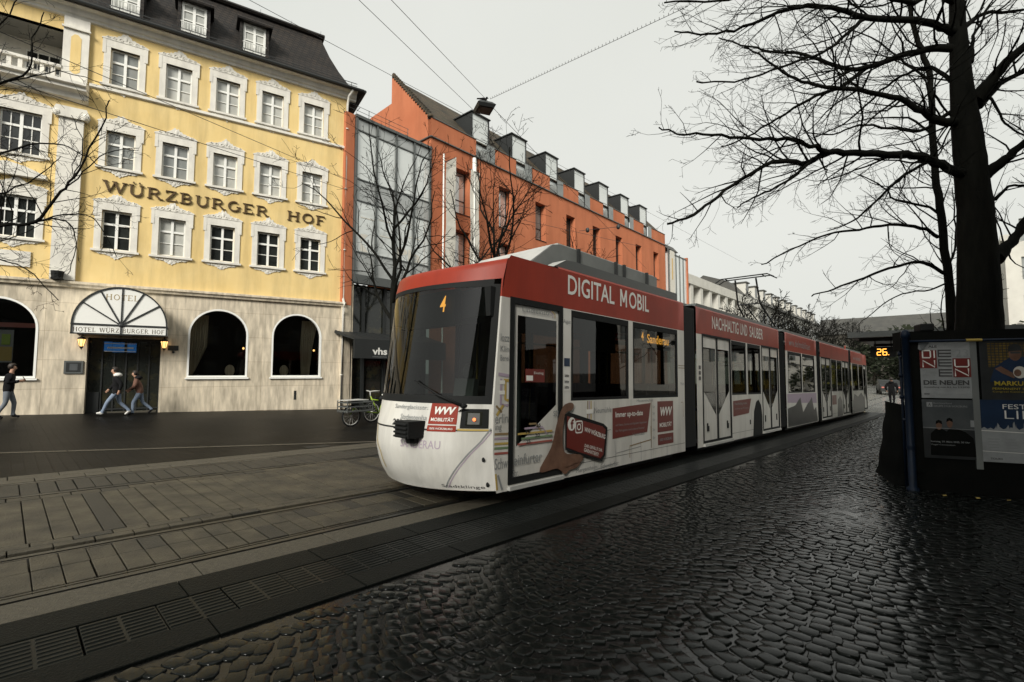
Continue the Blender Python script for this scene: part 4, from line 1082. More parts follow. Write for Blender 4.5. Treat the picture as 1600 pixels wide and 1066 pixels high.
    for y, z in ((-1.12, .62), (-1.13, .31), (1.0, .88), (1.08, .88)): f.ball((FX(y, z) - .002, y, z), .012, .03, .03, 7)
    f.build('tow_socket', ['black'], parent)
    ds = MB(); put_text(ds, '4', 0, 2.50, .12, .22, 0, 0, .01); ds.mapv(lambda x, y, z: (FX(-.38, z) + .13, -.38 - x, z)); ds.build('line_number', ['led'], parent)
    ds = MB(); ds.box(-.38, -.26, -.62, .6, 2.32, 2.80); ds.build('display_box', ['black'], parent)

LEN = 29.0
# sections: x0, x1 and, on the platform side, windows and doors (x0, x1)
SEC = [(0.0, 5.33, [(1.41, 3.08), (3.23, 5.02)], [(.08, 1.20, 1)]),
       (5.95, 12.15, [(8.05, 9.12), (9.24, 10.32)], [(6.25, 8.0, 2), (10.42, 12.05, 2)]),
       (12.85, 17.10, [(13.10, 14.85), (14.95, 16.75)], []),
       (17.72, 23.75, [(19.75, 20.8), (20.9, 21.95)], [(17.85, 19.62, 2), (22.05, 23.65, 2)]),
       (24.35, 29.0, [(24.65, 26.3), (26.45, 27.8)], [(27.9, 28.95, 1)])]
Z0, ZW0, ZW1, ZT = .20, 1.31, 2.67, 3.25
for si, (a, b, wins, doors) in enumerate(SEC):
    sb = MB()
    hol = [(x0, x1, ZW0, ZW1) for x0, x1 in wins] + [(x0, x1, .27, 2.70) for x0, x1, _ in doors]
    mm = lambda cx, cz: 1 if cz > 2.68 else 0
    zc = [(-9, -8, q, q + .001) for q in (.7, 1.31)] if si in (0, 4) else []
    sb.wall(a, b, Z0, ZT, zc + hol + [(-9, -8, 2.68, 2.681)], -HW, .05, mm, 2)
    k = len(sb.v); sb.wall(a, b, Z0, ZT, zc + [(x0, x1, ZW0, ZW1) for x0, x1 in wins + [d[:2] for d in doors]] + [(-9, -8, 2.68, 2.681)], 0, .05, mm, 2)
    sb.mapv(lambda x, y, z: (x, HW - y, z), k)
    if si == 0:                                                       # side dips towards the cab roof
        sb.mapv(lambda x, y, z: (lerp_tab(SZ, z) if x < .001 else x, y, z - (.08 if (z > 3.2 and x < .05) else 0)))
    if si == 4: sb.mapv(lambda x, y, z: (LEN - lerp_tab(SZ, z) if x > LEN - .001 else x, y, z - (.08 if (z > 3.2 and x > LEN - .05) else 0)))
    # roof: curved edge to flat top
    prof = [(-HW, ZT), (-HW + .02, ZT + .03), (-HW + .08, ZT + .055), (0, ZT + .075), (HW - .08, ZT + .055), (HW - .02, ZT + .03), (HW, ZT)]
    ra = max(a, 1.1) if si == 0 else a; rb = min(b, LEN - 1.1) if si == 4 else b
    for (y0, z0), (y1, z1) in zip(prof, prof[1:]): sb.face([(ra, y0, z0), (rb, y0, z0), (rb, y1, z1), (ra, y1, z1)], 1 if abs(y0 + y1) > 2.2 else 3)
    fl = MB(); fl.box(a + .02, b - .02, -HW + .06, HW - .06, .30, .36); fl.build('floor', ['floor_dark'], tram); fl = MB(); fl.face([(a, -HW + .06, 2.72), (b, -HW + .06, 2.72), (b, HW - .06, 2.72), (a, HW - .06, 2.72)]); fl.build('ceiling', ['lining'], tram)
    fl = MB(); fl.box(a + .3, b - .3, -HW + .15, HW - .15, .10, .295); fl.build('underframe', ['black'], tram)
    sec = weld_smooth(sb.build('body_section', ['white_body', 'red_body', 'black', 'roof_grey'], tram), 25)
    for side in (-1, 1):
        for x0, x1 in wins + ([d[:2] for d in doors] if side > 0 else []):
            f = MB(); y = side * (HW - .012); t = .045
            f.box(x0, x1, y - .012, y + .012, ZW0, ZW0 + t); f.box(x0, x1, y - .012, y + .012, ZW1 - t * 2.2, ZW1); f.box(x0, x0 + t, y - .012, y + .012, ZW0 + t, ZW1 - t * 2.2); f.box(x1 - t, x1, y - .012, y + .012, ZW0 + t, ZW1 - t * 2.2)
            if (si in (2, 3)): f.box(x0 + t, x1 - t, y - .010, y + .010, 2.24, 2.28)
            fo = f.build('window', ['black'], tram)
            p = MB(); p.face([(x0, y + .006, ZW0), (x1, y + .006, ZW0), (x1, y + .006, ZW1), (x0, y + .006, ZW1)]); p.build('pane', ['glass'], fo)
    for x0, x1, nl in doors:
        y = -HW + .004; f = MB(); t = .085 if nl == 1 else .05
        f.box(x0, x0 + t, y - .012, y + .03, .27, 2.70, 1); f.box(x1 - t, x1, y - .012, y + .03, .27, 2.70, 1); f.box(x0 + t, x1 - t, y - .012, y + .03, 2.70 - t, 2.70, 1); f.box(x0 + t, x1 - t, y - .012, y + .03, .27, .27 + t, 1)
        if nl == 1:
            A, B, C, D = x0 + t, x1 - t, .27 + t, 2.70 - t
            gl = [(A + .08, 2.47), (A + .08, .74), (B - .04, 1.26), (B - .04, 2.47)] if si == 0 else [(A + .04, 2.47), (A + .04, 1.26), (B - .08, .74), (B - .08, 2.47)]
            xa, xb = gl[0][0], gl[2][0]; za, zb = gl[1][1], gl[2][1]
            Y = y + .012
            f.face([(A, Y, C), (xa, Y, C), (xa, Y, D), (A, Y, D)], 0); f.face([(xb, Y, C), (B, Y, C), (B, Y, D), (xb, Y, D)], 0)
            f.face([(xa, Y, 2.47), (xb, Y, 2.47), (xb, Y, D), (xa, Y, D)], 0); f.face([(xa, Y, C), (xb, Y, C), (xb, Y, zb), (xa, Y, za)], 0)
            leaves = [gl]
        else:
            leaves = []; xm = (x0 + x1) / 2; f.box(xm - .03, xm + .03, y - .010, y + .03, .32, 2.65, 1)
            for A, B, lo, hi in ((x0 + t, xm - .03, 'L', 0), (xm + .03, x1 - t, 'R', 0)):
                Y = y + .012; C, D = .32, 2.65; e = .05
                lz, rz_ = (1.45, .82) if lo == 'L' else (.82, 1.45); tl, trr = 2.40, 2.40
                f.face([(A, Y, C), (B, Y, C), (B, Y, rz_), (A, Y, lz)], 0)
                f.face([(A, Y, tl), (B, Y, trr), (B, Y, D), (A, Y, D)], 0)
                f.face([(A, Y, lz), (A + e, Y, lz + (rz_ - lz) * e / (B - A)), (A + e, Y, tl), (A, Y, tl)], 0); f.face([(B - e, Y, rz_ + (lz - rz_) * e / (B - A)), (B, Y, rz_), (B, Y, trr), (B - e, Y, trr)], 0)
                leaves.append([(A + e, tl), (A + e, lz + (rz_ - lz) * e / (B - A)), (B - e, rz_ + (lz - rz_) * e / (B - A)), (B - e, trr)])
                hx = A + .22 if lo == 'L' else B - .22; f.box(hx - .025, hx + .025, y - .004, y + .02, .52, .70, 1)
        do = f.build('door', ['white_body', 'black'], tram)
        p = MB()
        for gl in leaves: p.face([(q[0], y + .014, q[1]) for q in gl])
        p.build('door_glass', ['glass'], do)
        p = MB(); p.box(x0, x1, y - .05, y + .02, .205, .255); p.build('door_step', ['roof_light'], do)
    # seats and poles seen through the glass
    if True:
        seats = MB(); n = int((b - a - 1.2) / .85)
        for q in range(n):
            xs = a + .8 + q * .85 + (.9 if si == 0 else 0)
            if xs > b - .5: break
            for ys in (-.95, -.5, .5, .95):
                if any(d[0] - .3 < xs < d[1] + .1 for d in doors) and ys < 0: continue
                seats.prism([(xs, .78), (xs + .42, .80), (xs + .50, 1.55), (xs + .44, 1.56), (xs + .36, .88), (xs, .86)], ys - .2, ys + .2, 'y', 0)
        if seats.v: seats.build('seats', ['seat'], tram)
        pl = MB()
        for q in range(int((b - a) / 1.3)):
            pl.tube([(a + .9 + q * 1.3, -.32, .36), (a + .9 + q * 1.3, -.32, 2.72)], .018, 6); pl.tube([(a + .9 + q * 1.3, .32, .36), (a + .9 + q * 1.3, .32, 2.72)], .018, 6)
        pl.tube([(a + .6, -.32, 2.2), (b - .3, -.32, 2.2)], .015, 5); pl.build('grab_pole', ['yellow_paint'], tram, smooth=True)
# door-side text panels, writing, lines (platform side decals)
YD = -HW - .004
def side_text(s, x, z, w, h, m='ink', bold=0, par=tram, off=0, shear=0, rot=0, lig=1):
    q = MB(); put_text(q, s, x, z, w, h, YD - off, 0, bold, shear, rot, lig); return q.build('lettering', [m], par)
def side_line(pts, w, m, off=0, name='map_line'):
    q = MB(); stroke(q, pts, w, YD - off, 0); q.build(name, [m], tram)
side_text('DIGITAL', 1.32, 2.90, 1.30, .30, 'ink_white', .012); side_text('OBIL', 3.10, 2.90, .72, .30, 'ink_white', .012)
q = MB()
for i_, st_ in enumerate(([(2.825, 2.90), (2.825, 3.20)], [(3.005, 2.90), (3.005, 3.20)], [(2.83, 3.19), (2.915, 2.98)], [(3.0, 3.19), (2.915, 2.98)])): stroke(q, st_, .045, YD - .0005 * i_, 0)
q.build('lettering', ['ink_white'], tram)
side_text('NACHHALTIG', 6.85, 2.86, 1.75, .30, 'ink_white', .008); side_text('UND', 8.72, 2.86, .55, .30, 'ink_white', .008); side_text('SAUBER', 9.45, 2.86, 1.15, .30, 'ink_white', .008)
side_text('wvv.de/mobilitaet', 13.3, 2.86, 2.9, .24, 'ink', .0)
side_text('wvv.de/mobil', 25.0, 2.86, 2.2, .2, 'ink', .0)
def panel(pts, m, name, par=tram, off=.0):
    q = MB(); q.face([(p[0], YD - off, p[1]) for p in pts]); return q.build(name, [m], par)
def quadpx(*p): return [tp(*q) for q in p]
# WVV panel
def rect(x0, x1, z0, z1): return [(x0, z0), (x1, z0), (x1, z1), (x0, z1)]
wv = panel(rect(4.12, 4.78, .66, 1.24), 'red_ad', 'emblem_panel'); side_text('WVV', 4.20, .96, .50, .17, 'ink_white', .05, wv, .003, .18); side_text('MOBILITÄT', 4.20, .75, .50, .10, 'ink_white', .02, wv, .003)
w2 = panel(rect(4.13, 4.78, .42, .62), 'red_ad', 'emblem_panel'); side_text('100% WÜRZBURG', 4.2, .49, .52, .06, 'ink', .02, w2, .003)
ip = panel([(2.55, .66), (3.72, .70), (3.86, 1.22), (2.55, 1.16)], 'red_ad', 'advert_panel')
side_text('Immer up-to-date', 2.64, .98, .92, .12, 'ink_white', .02, ip, .003); side_text('mit News, Stories und digitalen Angeboten', 2.64, .85, 1.06, .05, 'ink', .0, ip, .003); side_text('für Fahrgäste und unsere Partner', 2.64, .755, .98, .05, 'ink', .0, ip, .003)
# phone held by a printed hand
def sm(pts, n=8):
    out = []; P = [Vector(p) for p in pts]; N = len(P)
    for i in range(N):
        p0, p1, p2, p3 = P[i - 1], P[i], P[(i + 1) % N], P[(i + 2) % N]
        for j in range(n):
            t = j / n; out.append(tuple(.5 * ((2 * p1) + (-p0 + p2) * t + (2 * p0 - 5 * p1 + 4 * p2 - p3) * t * t + (-p0 + 3 * p1 - 3 * p2 + p3) * t ** 3)))
    return out
hand = quadpx((840, 738), (858, 700), (866, 665), (872, 645), (878, 634), (888, 630), (893, 634), (890, 642), (880, 648), (876, 680), (880, 708), (900, 710), (908, 714), (906, 722), (898, 732), (888, 735), (880, 742), (868, 733))
hp = panel(sm(hand, 4), 'skinprint', 'printed_hand', off=.020)
ph = quadpx((879, 648), (885, 645), (940, 663), (946, 669), (943, 712), (938, 722), (900, 711), (880, 704))
pb_ = panel(ph, 'black', 'printed_phone', off=.023)
ph2 = quadpx((882, 651), (938, 667), (943, 672), (940, 711), (935, 717), (901, 707), (882, 700)); panel(ph2, 'red_ad', 'phone_screen', pb_, .025)
th = quadpx((880, 714), (896, 711), (904, 711), (908, 716), (905, 722), (895, 725), (880, 730)); panel(sm(th, 4), 'skinprint', 'printed_thumb', pb_, .027)
def pxtext(s, p, q, h, m='ink_white', bold=0, off=.027, par=pb_):
    (x0, z0), (x1, z1) = tp(*p), tp(*q); side_text(s, x0, z0, math.hypot(x1 - x0, z1 - z0), h, m, bold, par, off, 0, math.atan2(z1 - z0, x1 - x0))
pxtext('WVV WÜRZBURG', (909, 675), (942, 687), .085, bold=.02); pxtext('DAS GEFÄLLT DIR.', (910, 699), (938, 707), .055, bold=.01); pxtext('GARANTIERT!', (909, 706), (932, 714), .055, bold=.01)
c = tp(889.5, 663.5)
q = MB(); q.face([(c[0] + .098 * math.cos(t * .314), YD - .027, c[1] + .098 * math.sin(t * .314)) for t in range(20)]); io = q.build('round_icon', ['ink_white'], pb_)
q = MB(); put_text(q, 'f', c[0] - .03, c[1] - .07, .08, .14, YD - .029, 0, .04); q.build('lettering', ['red_ad'], pb_)
c = tp(901, 668); q = MB()
def ring(cx, cz, r_, w_, n, sq=1.0):
    def sp_(t):
        co, si_ = math.cos(t), math.sin(t); e = .35 if sq < 1 else 1
        return (cx + r_ * math.copysign(abs(co) ** e, co), cz + r_ * math.copysign(abs(si_) ** e, si_))
    stroke(q, [sp_(2 * math.pi * i / n) for i in range(n + 1)], w_, YD - .027, 0)
ring(c[0], c[1], .085, .02, 24, .5); ring(c[0], c[1], .042, .018, 16); q.face([(c[0] + .045, YD - .0275, c[1] + .045), (c[0] + .06, YD - .0275, c[1] + .045), (c[0] + .06, YD - .0275, c[1] + .06), (c[0] + .045, YD - .0275, c[1] + .06)]); q.build('square_icon', ['ink_white'], pb_)
# network map printed on the white
for z, m in ((.93, 'brown_line'), (.875, 'mauve_line'), (.81, 'ochre'), (.755, 'green_line'), (.69, 'red_line')):
    side_line([(-.17, z), (.075, z - .01)], .028, m)
for i, (z, m) in enumerate(((1.02, 'brown_line'), (.965, 'mauve_line'), (.90, 'ochre'), (.835, 'green_line'), (.765, 'red_line'))):
    e = .62 + .14 * i if i < 2 else .98
    side_line([(.26 + .07 * max(0, 1 - abs(i - 3)) + (.22 - i * .09 if i < 2 else 0), z), (e, z)] + ([(e + .1, z - .10)] if i < 2 else []), .026, m, -.006)
side_text('26', .62, .97, .10, .055, 'ink_dark', .02, off=-.002); side_text('12', .42, .90, .09, .05, 'ink_dark', .02, off=-.002); side_text('20', .6, .835, .10, .05, 'ink_dark', .02, off=-.002); side_text('25', .42, .765, .09, .05, 'ink_dark', .02, off=-.002)
side_text('Schw', -.16, .49, .23, .14); side_text('einfurter', .19, .50, .56, .14, off=-.006); side_text('Str.', .17, .36, .12, .09, off=-.006)
side_text('erlin', -.165, 1.06, .23, .12); side_text('ing', -.16, .955, .11, .10)
side_text('lozz', -.09, 2.10, .155, .10); side_text('Klin', -.09, 1.97, .155, .075); side_text('Berei', -.09, 1.85, .155, .075)
side_line([(-.12, 1.68), (.07, 1.66)], .04, 'mauve_line'); side_line([(-.07, 1.62), (-.07, 1.30), (.07, 1.28)], .035, 'mauve_line'); side_line([(.01, 1.60), (.01, 1.36), (.07, 1.34)], .04, 'ochre'); side_line([(-.02, 1.60), (.07, 1.60)], .04, 'ochre'); side_line([(-.14, 1.16), (-.02, 1.29)], .04, 'ochre'); side_line([(-.15, 1.28), (-.05, 1.20)], .03, 'brown_line')
q = MB(); q.face([(-.10, YD - .002, 1.42), (.0, YD - .002, 1.42), (.0, YD - .002, 1.47), (-.10, YD - .002, 1.47)]); q.build('map_stop', ['ink_white'], tram); q = MB(); q.face([(-.10, YD - .002, 1.55), (.0, YD - .002, 1.55), (.0, YD - .002, 1.60), (-.10, YD - .002, 1.60)]); q.build('map_stop', ['ink_white'], tram)
side_line([(-.14, .44), (-.11, .24)], .03, 'ochre'); side_line([(-.10, .42), (-.02, .23)], .03, 'ink')
side_text('Lindleinstr.', .32, 2.53, .62, .07, off=-.006); side_line([(.90, 2.60), (.97, 2.56), (.97, 2.50)], .015, 'mauve_line', -.006); side_line([(.95, 2.60), (1.02, 2.56), (1.02, 2.50)], .015, 'ochre', -.006)
side_text('August', 1.22, 2.44, .17, .08); side_text('Neumühle', 2.02, 1.10, .50, .09); side_text('Hasenmühle', 3.35, 1.245, .60, .055); side_text('Siebold-', 1.25, 1.18, .20, .09); side_text('str', 1.0, 1.10, .14, .09, off=-.006)
for x, m in ((1.84, 'brown_line'), (1.885, 'mauve_line'), (1.93, 'ochre')): side_line([(x, 1.30), (x, .86)], .024, m)
q = MB(); q.face([(1.80, YD - .002, 1.10), (1.99, YD - .002, 1.10), (1.99, YD - .002, 1.17), (1.80, YD - .002, 1.17)]); q.build('map_stop', ['ink_white'], tram)
side_line([(3.10, .30), (3.10, .50), (3.86, .55), (3.86, .80)], .018, 'brown_line'); side_text('Hettstadt', 3.20, .66, .42, .06)
for pts in ([(2.02, .78), (2.5, .82)], [(2.66, .22), (2.62, .62)], [(3.5, .22), (3.48, .55)], [(2.66, .42), (3.48, .46)], [(3.86, .20), (3.86, .55)], [(4.5, .2), (4.5, .40)], [(2.0, .22), (2.62, .26)]): side_line(pts, .010, 'ink')
side_text('Mergentheim', 1.55, .22, .55, .08); side_text('Eichendorffstr.', 2.2, .22, .55, .07)
side_line([(3.88, .4), (3.88, 1.28)], .018, 'brown_line')
for z in (1.12, 1.0, .88, .7, .55): side_text('Str', 3.93, z, .10, .05)
for z in (1.9, 1.95): side_line([(5.04, z), (5.32, z - .0)], .012, 'brown_line')
side_text('Markt', 5.14, 1.55, .16, .06); side_line([(5.14, 1.2), (5.24, 1.2), (5.24, .9)], .014, 'brown_line')
for (a, b, wins, doors) in SEC:
    xs = sorted([a + .02] + [q for d in doors for q in d[:2]] + [b - .02])
    for x0, x1 in zip(xs[::2], xs[1::2]):
        if x1 - x0 > .3: side_line([(x0, .37), (x1, .37)], .007, 'ink_dark', -.0015, 'panel_seam')
    for x in ([2.02, 3.15] if a == 0 else [(a + b) / 2 + .4]): side_line([(x, .21), (x, 1.29)], .006, 'ink_dark', -.0015, 'panel_seam')
# stickers by the door
st = panel(rect(1.235, 1.375, 1.82, 1.94), 'paper_blue', 'sticker'); st2 = panel(rect(1.235, 1.375, 1.46, 1.76), 'ink_white', 'sticker'); 
for z in (1.66, 1.57, 1.49): side_text('bitte', 1.25, z, .10, .05, 'ink_dark', .02, st2, .002)
p = MB(); p.box(.40, .80, YD + .008, YD + .011, 1.58, 1.76, 0); p.box(.42, .55, YD + .005, YD + .008, 1.60, 1.67, 1); so_ = p.build('sticker', ['red_ad', 'ink_white'], tram); side_text('Einstieg', .57, 1.68, .20, .045, 'ink_white', 0, so_, -.003)
side_text('Sanderau', 3.80, 2.33, .88, .17, 'led', .018, off=-.03); side_text('4', 3.58, 2.36, .09, .17, 'led', .01, off=-.03)
p = MB(); p.box(3.45, 4.85, -HW + .05, -HW + .2, 2.24, 2.62); p.build('display_box', ['black'], tram)
p = MB(); p.box(1.85, 2.75, -HW + .06, -HW + .07, 2.08, 2.60); p.build('notice', ['pane_pale'], tram)
# section 2/3/4 decals
a2 = panel([(8.1, .78), (9.25, .82), (9.45, 1.20), (8.1, 1.16)], 'red_ad', 'advert_panel'); side_text('Nachhaltig mobil', 8.2, 1.04, .9, .08, 'ink', .01, a2, .003); side_text('mit Strom aus Würzburg', 8.2, .93, 1.0, .06, 'ink', .0, a2, .003)
panel([(9.55, .2), (10.35, .2), (10.36, .7), (10.28, 1.0), (10.05, 1.16), (9.85, 1.1), (9.66, .85)], 'black', 'wheel_print')
rr = random.Random(5)
ridge = [(12.95 + i * .32, .62 + .38 * rr.random() * (1.5 if i in (4, 5, 9, 10) else .8)) for i in range(13)]
panel([(12.95, .22)] + [(17.0, .22)] + ridge[::-1], 'paper_dark', 'printed_trees')
panel([(12.95, 1.0), (16.9, .9), (16.9, 1.28), (12.95, 1.28)], 'mauve_line', 'printed_sky', off=-.002)
panel(rect(19.72, 20.6, .75, 1.15), 'red_ad', 'advert_panel')
panel([(20.7, .22), (21.9, .22), (21.85, .85), (21.4, 1.1), (20.9, .95)], 'paper_dark', 'printed_trees'); panel([(24.5, .22), (28.0, .22), (28, .9), (27, 1.2), (26, 1.0), (25, 1.15), (24.5, .8)], 'paper_dark', 'printed_trees')
for x in (6.55, 7.75, 9.35): p = MB(); p.box(x - .04, x + .04, YD, YD + .003, .52, .64); p.build('door_button', ['black'], tram)
for z in (1.98, 1.86, 1.74): p = MB(); p.box(6.06, 6.16, YD - .002, YD + .002, z - .08, z); p.build('sticker', ['ink_dark'], tram)
# bellows
for i in range(4):
    a, b = SEC[i][1], SEC[i + 1][0]; p = MB(); n = 6
    for q in range(n):
        xa = a + (b - a) * q / n; xb = a + (b - a) * (q + 1) / n; xm = (xa + xb) / 2
        for x0, x1, i0, i1 in ((xa, xm, .07, .0), (xm, xb, .0, .07)):
            R0 = [(-HW + .02 + i0, .25), (-HW + .02 + i0, 3.22 - i0), (HW - .02 - i0, 3.22 - i0), (HW - .02 - i0, .25)]; R1 = [(-HW + .02 + i1, .25), (-HW + .02 + i1, 3.22 - i1), (HW - .02 - i1, 3.22 - i1), (HW - .02 - i1, .25)]
            for e in range(3): p.face([(x0, *R0[e]), (x1, *R1[e]), (x1, *R1[e + 1]), (x0, *R0[e + 1])])
    p.box(a, b, -.9, .9, .25, .3); p.build('bellows', ['black'], tram)
# roof equipment
p = MB()
prof = [(.80, 3.26), (1.55, 3.80), (1.75, 3.84), (5.1, 3.84), (5.1, 3.26)]
p.prism(prof, -.72, 1.0, 'y', 0)
for x in (2.2, 3.4, 3.7, 4.6): p.box(x, x + .06, -.76, -.715, 3.45, 3.86, 1)
p.box(1.7, 5.0, -.70, .98, 3.835, 3.86, 2); p.face([(.79, -.70, 3.265), (.79, .98, 3.265), (1.55, .98, 3.806), (1.55, -.70, 3.806)][::-1], 2)
p.build('roof_unit', ['roof_grey', 'dark', 'roof_light'], tram)
p = MB(); p.prism([(1.05, 3.27), (1.38, 3.44), (1.6, 3.46), (5.2, 3.46), (5.2, 3.27)], -1.12, -.86, 'y', 0); p.face([(1.04, -1.12, 3.275), (1.04, -.86, 3.275), (1.38, -.86, 3.445), (1.38, -1.12, 3.445)][::-1], 1); p.build('roof_fairing', ['steel_grey', 'roof_light'], tram)
for a, b in ((6.1, 12.0), (12.95, 16.9), (17.9, 23.6), (24.5, 28.3)):
    p = MB(); p.prism([(a, 3.27), (a + .2, 3.40), (b - .2, 3.40), (b, 3.27)], -1.08, -.84, 'y'); p.box(a + .6, b - .6, -.6, .7, 3.3, 3.50); p.build('roof_fairing', ['steel_grey'], tram)
# pantograph on the middle section
p = MB(); bx, bz = 13.3, 3.5
for y in (-.45, .45):
    p.tube([(bx + 1.5, y, bz + .1), (bx + .0, y * .8, bz + .85), (bx - .3, y * .75, bz + 1.68)], .03, 6)
    p.tube([(bx + .6, y, bz), (bx + 1.5, y, bz + .1)], .05, 6)
p.tube([(bx + 1.5, 0, bz + .12), (bx + .0, .1, bz + .82)], .025, 5); p.tube([(bx, -.36, bz + .85), (bx, .36, bz + .85)], .025, 5)
for x in (-.5, -.15):
    p.tube([(bx + x, -.95, bz + 1.62), (bx + x, -.75, bz + 1.74), (bx + x, .75, bz + 1.74), (bx + x, .95, bz + 1.62)], .022, 6)
p.tube([(bx - .5, -.6, bz + 1.72), (bx - .15, -.6, bz + 1.72)], .02, 5); p.tube([(bx - .5, .6, bz + 1.72), (bx - .15, .6, bz + 1.72)], .02, 5)
p.box(bx - .2, bx + 1.8, -.6, .6, bz - .12, bz); p.build('pantograph', ['dark'], tram)
# cab interior
p = MB(); p.box(-.24, .10, -.95, .95, .95, 1.28, 0); p.build('dashboard', ['black'], tram, bevel=.03)
p = MB(); p.prism([(.30, .8), (.75, .84), (.86, 1.6), (.76, 1.62), (.66, .95), (.30, .92)], .22, .70, 'y'); p.ball((.84, .46, 1.74), .06, .14, .13, 8); p.box(.45, .6, .38, .54, .36, .82); p.build('driver_seat', ['seat_grey'], tram)
p = MB(); p.box(1.20, 1.24, -.35, 1.12, .36, 1.5, 0); p.box(1.20, 1.24, .25, 1.12, 1.5, 2.7, 1); p.box(1.20, 1.24, -1.1, 1.12, 2.35, 2.72, 1); p.box(1.2, 1.24, -.35, -.28, 1.5, 2.35, 0); p.build('cab_partition', ['seat_grey', 'dark'], tram)
p = MB(); p.box(-.22, .30, -1.14, 1.14, 2.42, 2.80); p.build('sun_visor', ['black'], tram)
front_nose(tram)
front_nose(tram, -1, LEN, False)

# ================================================================== NEAR SIDE HOUSES (behind and beside the photographer; unseen, added and sized to shade tram side and platform; mirrored in the tram's glass)
NEAR = [('near_wall', 16.6, 'unseen brownish plastered town house, added for shade, with regular windows across the street from hotel'), ('near_wall', 17.0, 'unseen brownish town house, added for shade, with the tallest wall, middle one of the near row'), ('near_wall', 16.2, 'narrow unseen brownish town house, added for shade, at far end of the near row')]
s0 = -17.0
for i, (m_, h_, lab) in enumerate(NEAR):
    wd = (12.6, 12.6, 8.2)[i]
    p = su(s0 + wd, -6.2); th_ = thing('unseen_town_house', lab, 'house', (p.x, p.y, 0), math.atan2(-dy, -dx), 'unseen town houses added to shade the near side')
    w = MB(); hs = [(.9 + 2.4 * a, 2.1 + 2.4 * a, .9 + 3.3 * b, 2.9 + 3.3 * b) for a in range(int((wd - .6) / 2.4)) for b in range(4)]
    w.wall(0, wd, -1.5, h_, hs, 0, .25); w.face([(wd, 0, -1.5), (wd, 10, -1.5), (wd, 10, h_), (wd, 0, h_)]); w.face([(0, 0, -1.5), (0, 0, h_), (0, 10, h_), (0, 10, -1.5)]); w.build('wall', [m_], th_)
    w = MB(); w.prism([(-.5, h_), (5, h_ + 3.2), (10.5, h_)], -.2, wd + .2, 'x'); w.build('roof', ['slate'], th_)
    for a, b, c, d in hs:
        p = MB(); p.box(a, b, .2, .25, c, d); p.build('window', ['pane_mid'], th_)
    s0 += wd + .1

# ================================================================== TREES (bare, winter)
def rnd_dir(d, ang, rng):
    d = d.normalized(); a = d.orthogonal().normalized(); b = d.cross(a); t = rng.uniform(0, 2 * math.pi)
    return (d * math.cos(ang) + (a * math.cos(t) + b * math.sin(t)) * math.sin(ang)).normalized()

def branch(mb, p, d, L, r, lev, rng, wander=.16, lift=.05, dens=1.0, sides=None, minr=.003):
    n = max(3, int(L / .22)) if lev > 0 else 3
    n = min(n, 9); pts = [p.copy()]; rad = [r]; q = p.copy(); dd = d.normalized()
    for i in range(n):
        dd = (dd + Vector((rng.gauss(0, wander), rng.gauss(0, wander), rng.gauss(0, wander) + lift))).normalized()
        q = q + dd * (L / n); pts.append(q.copy()); rad.append(max(minr, r * (1 - .75 * (i + 1) / n)))
    mb.tube(pts, rad, sides or (6 if r > .05 else 4 if r > .015 else 3), cap=False)
    if lev <= 0: return
    k = max(2, int(dens * (3 + L * 2.2)))
    for j in range(k):
        t = rng.uniform(.18, 1.0); i = min(n - 1, int(t * n)); f = t * n - i
        pp = pts[i].lerp(pts[i + 1], f); tg = (pts[i + 1] - pts[i]); rr_ = rad[i]
        branch(mb, pp, rnd_dir(tg, rng.uniform(.45, 1.05), rng), L * rng.uniform(.28, .55) * (1.15 - .5 * t), max(minr, rr_ * .5), lev - 1, rng, wander * 1.1, lift * .6, dens, None, minr)

def limb(mb, pts, rad, rng, lev=2, dens=1.0, tw=1.0, minr=.003, step=.32):
    """a main limb along given points (smoothed), with twigs spawned along it"""
    P = [Vector(p) for p in pts]; Q = []; RR = []
    for i in range(len(P) - 1):
        p0, p1, p2, p3 = P[max(i - 1, 0)], P[i], P[i + 1], P[min(i + 2, len(P) - 1)]
        for j in range(4):
            t = j / 4
            Q.append(.5 * ((2 * p1) + (p2 - p0) * t + (2 * p0 - 5 * p1 + 4 * p2 - p3) * t * t + (3 * p1 - p0 - 3 * p2 + p3) * t ** 3)); RR.append(rad[i] + (rad[i + 1] - rad[i]) * t)
    Q.append(P[-1]); RR.append(rad[-1])
    Q = [q + Vector((rng.gauss(0, .012), rng.gauss(0, .012), rng.gauss(0, .012))) * (1.0 if RR[i] < .12 else .4) if 0 < i else q for i, q in enumerate(Q)]
    mb.tube(Q, RR, 10 if max(RR) > .12 else 6, cap=False)
    acc = 0
    for i in range(len(Q) - 1):
        seg = (Q[i + 1] - Q[i]); acc += seg.length
        while acc > step / dens:
            acc -= step / dens
            if RR[i] > .13 and rng.random() < .75: continue
            rest = sum((Q[k + 1] - Q[k]).length for k in range(i, len(Q) - 1))
            L = min(2.3, .5 + rest * .45) * rng.uniform(.5, 1.0) * tw
            branch(mb, Q[i].lerp(Q[i + 1], rng.random()), rnd_dir(seg, rng.uniform(.45, 1.1), rng), L, min(RR[i] * .45, .022), lev, rng, .15, .03, .8, None, minr)

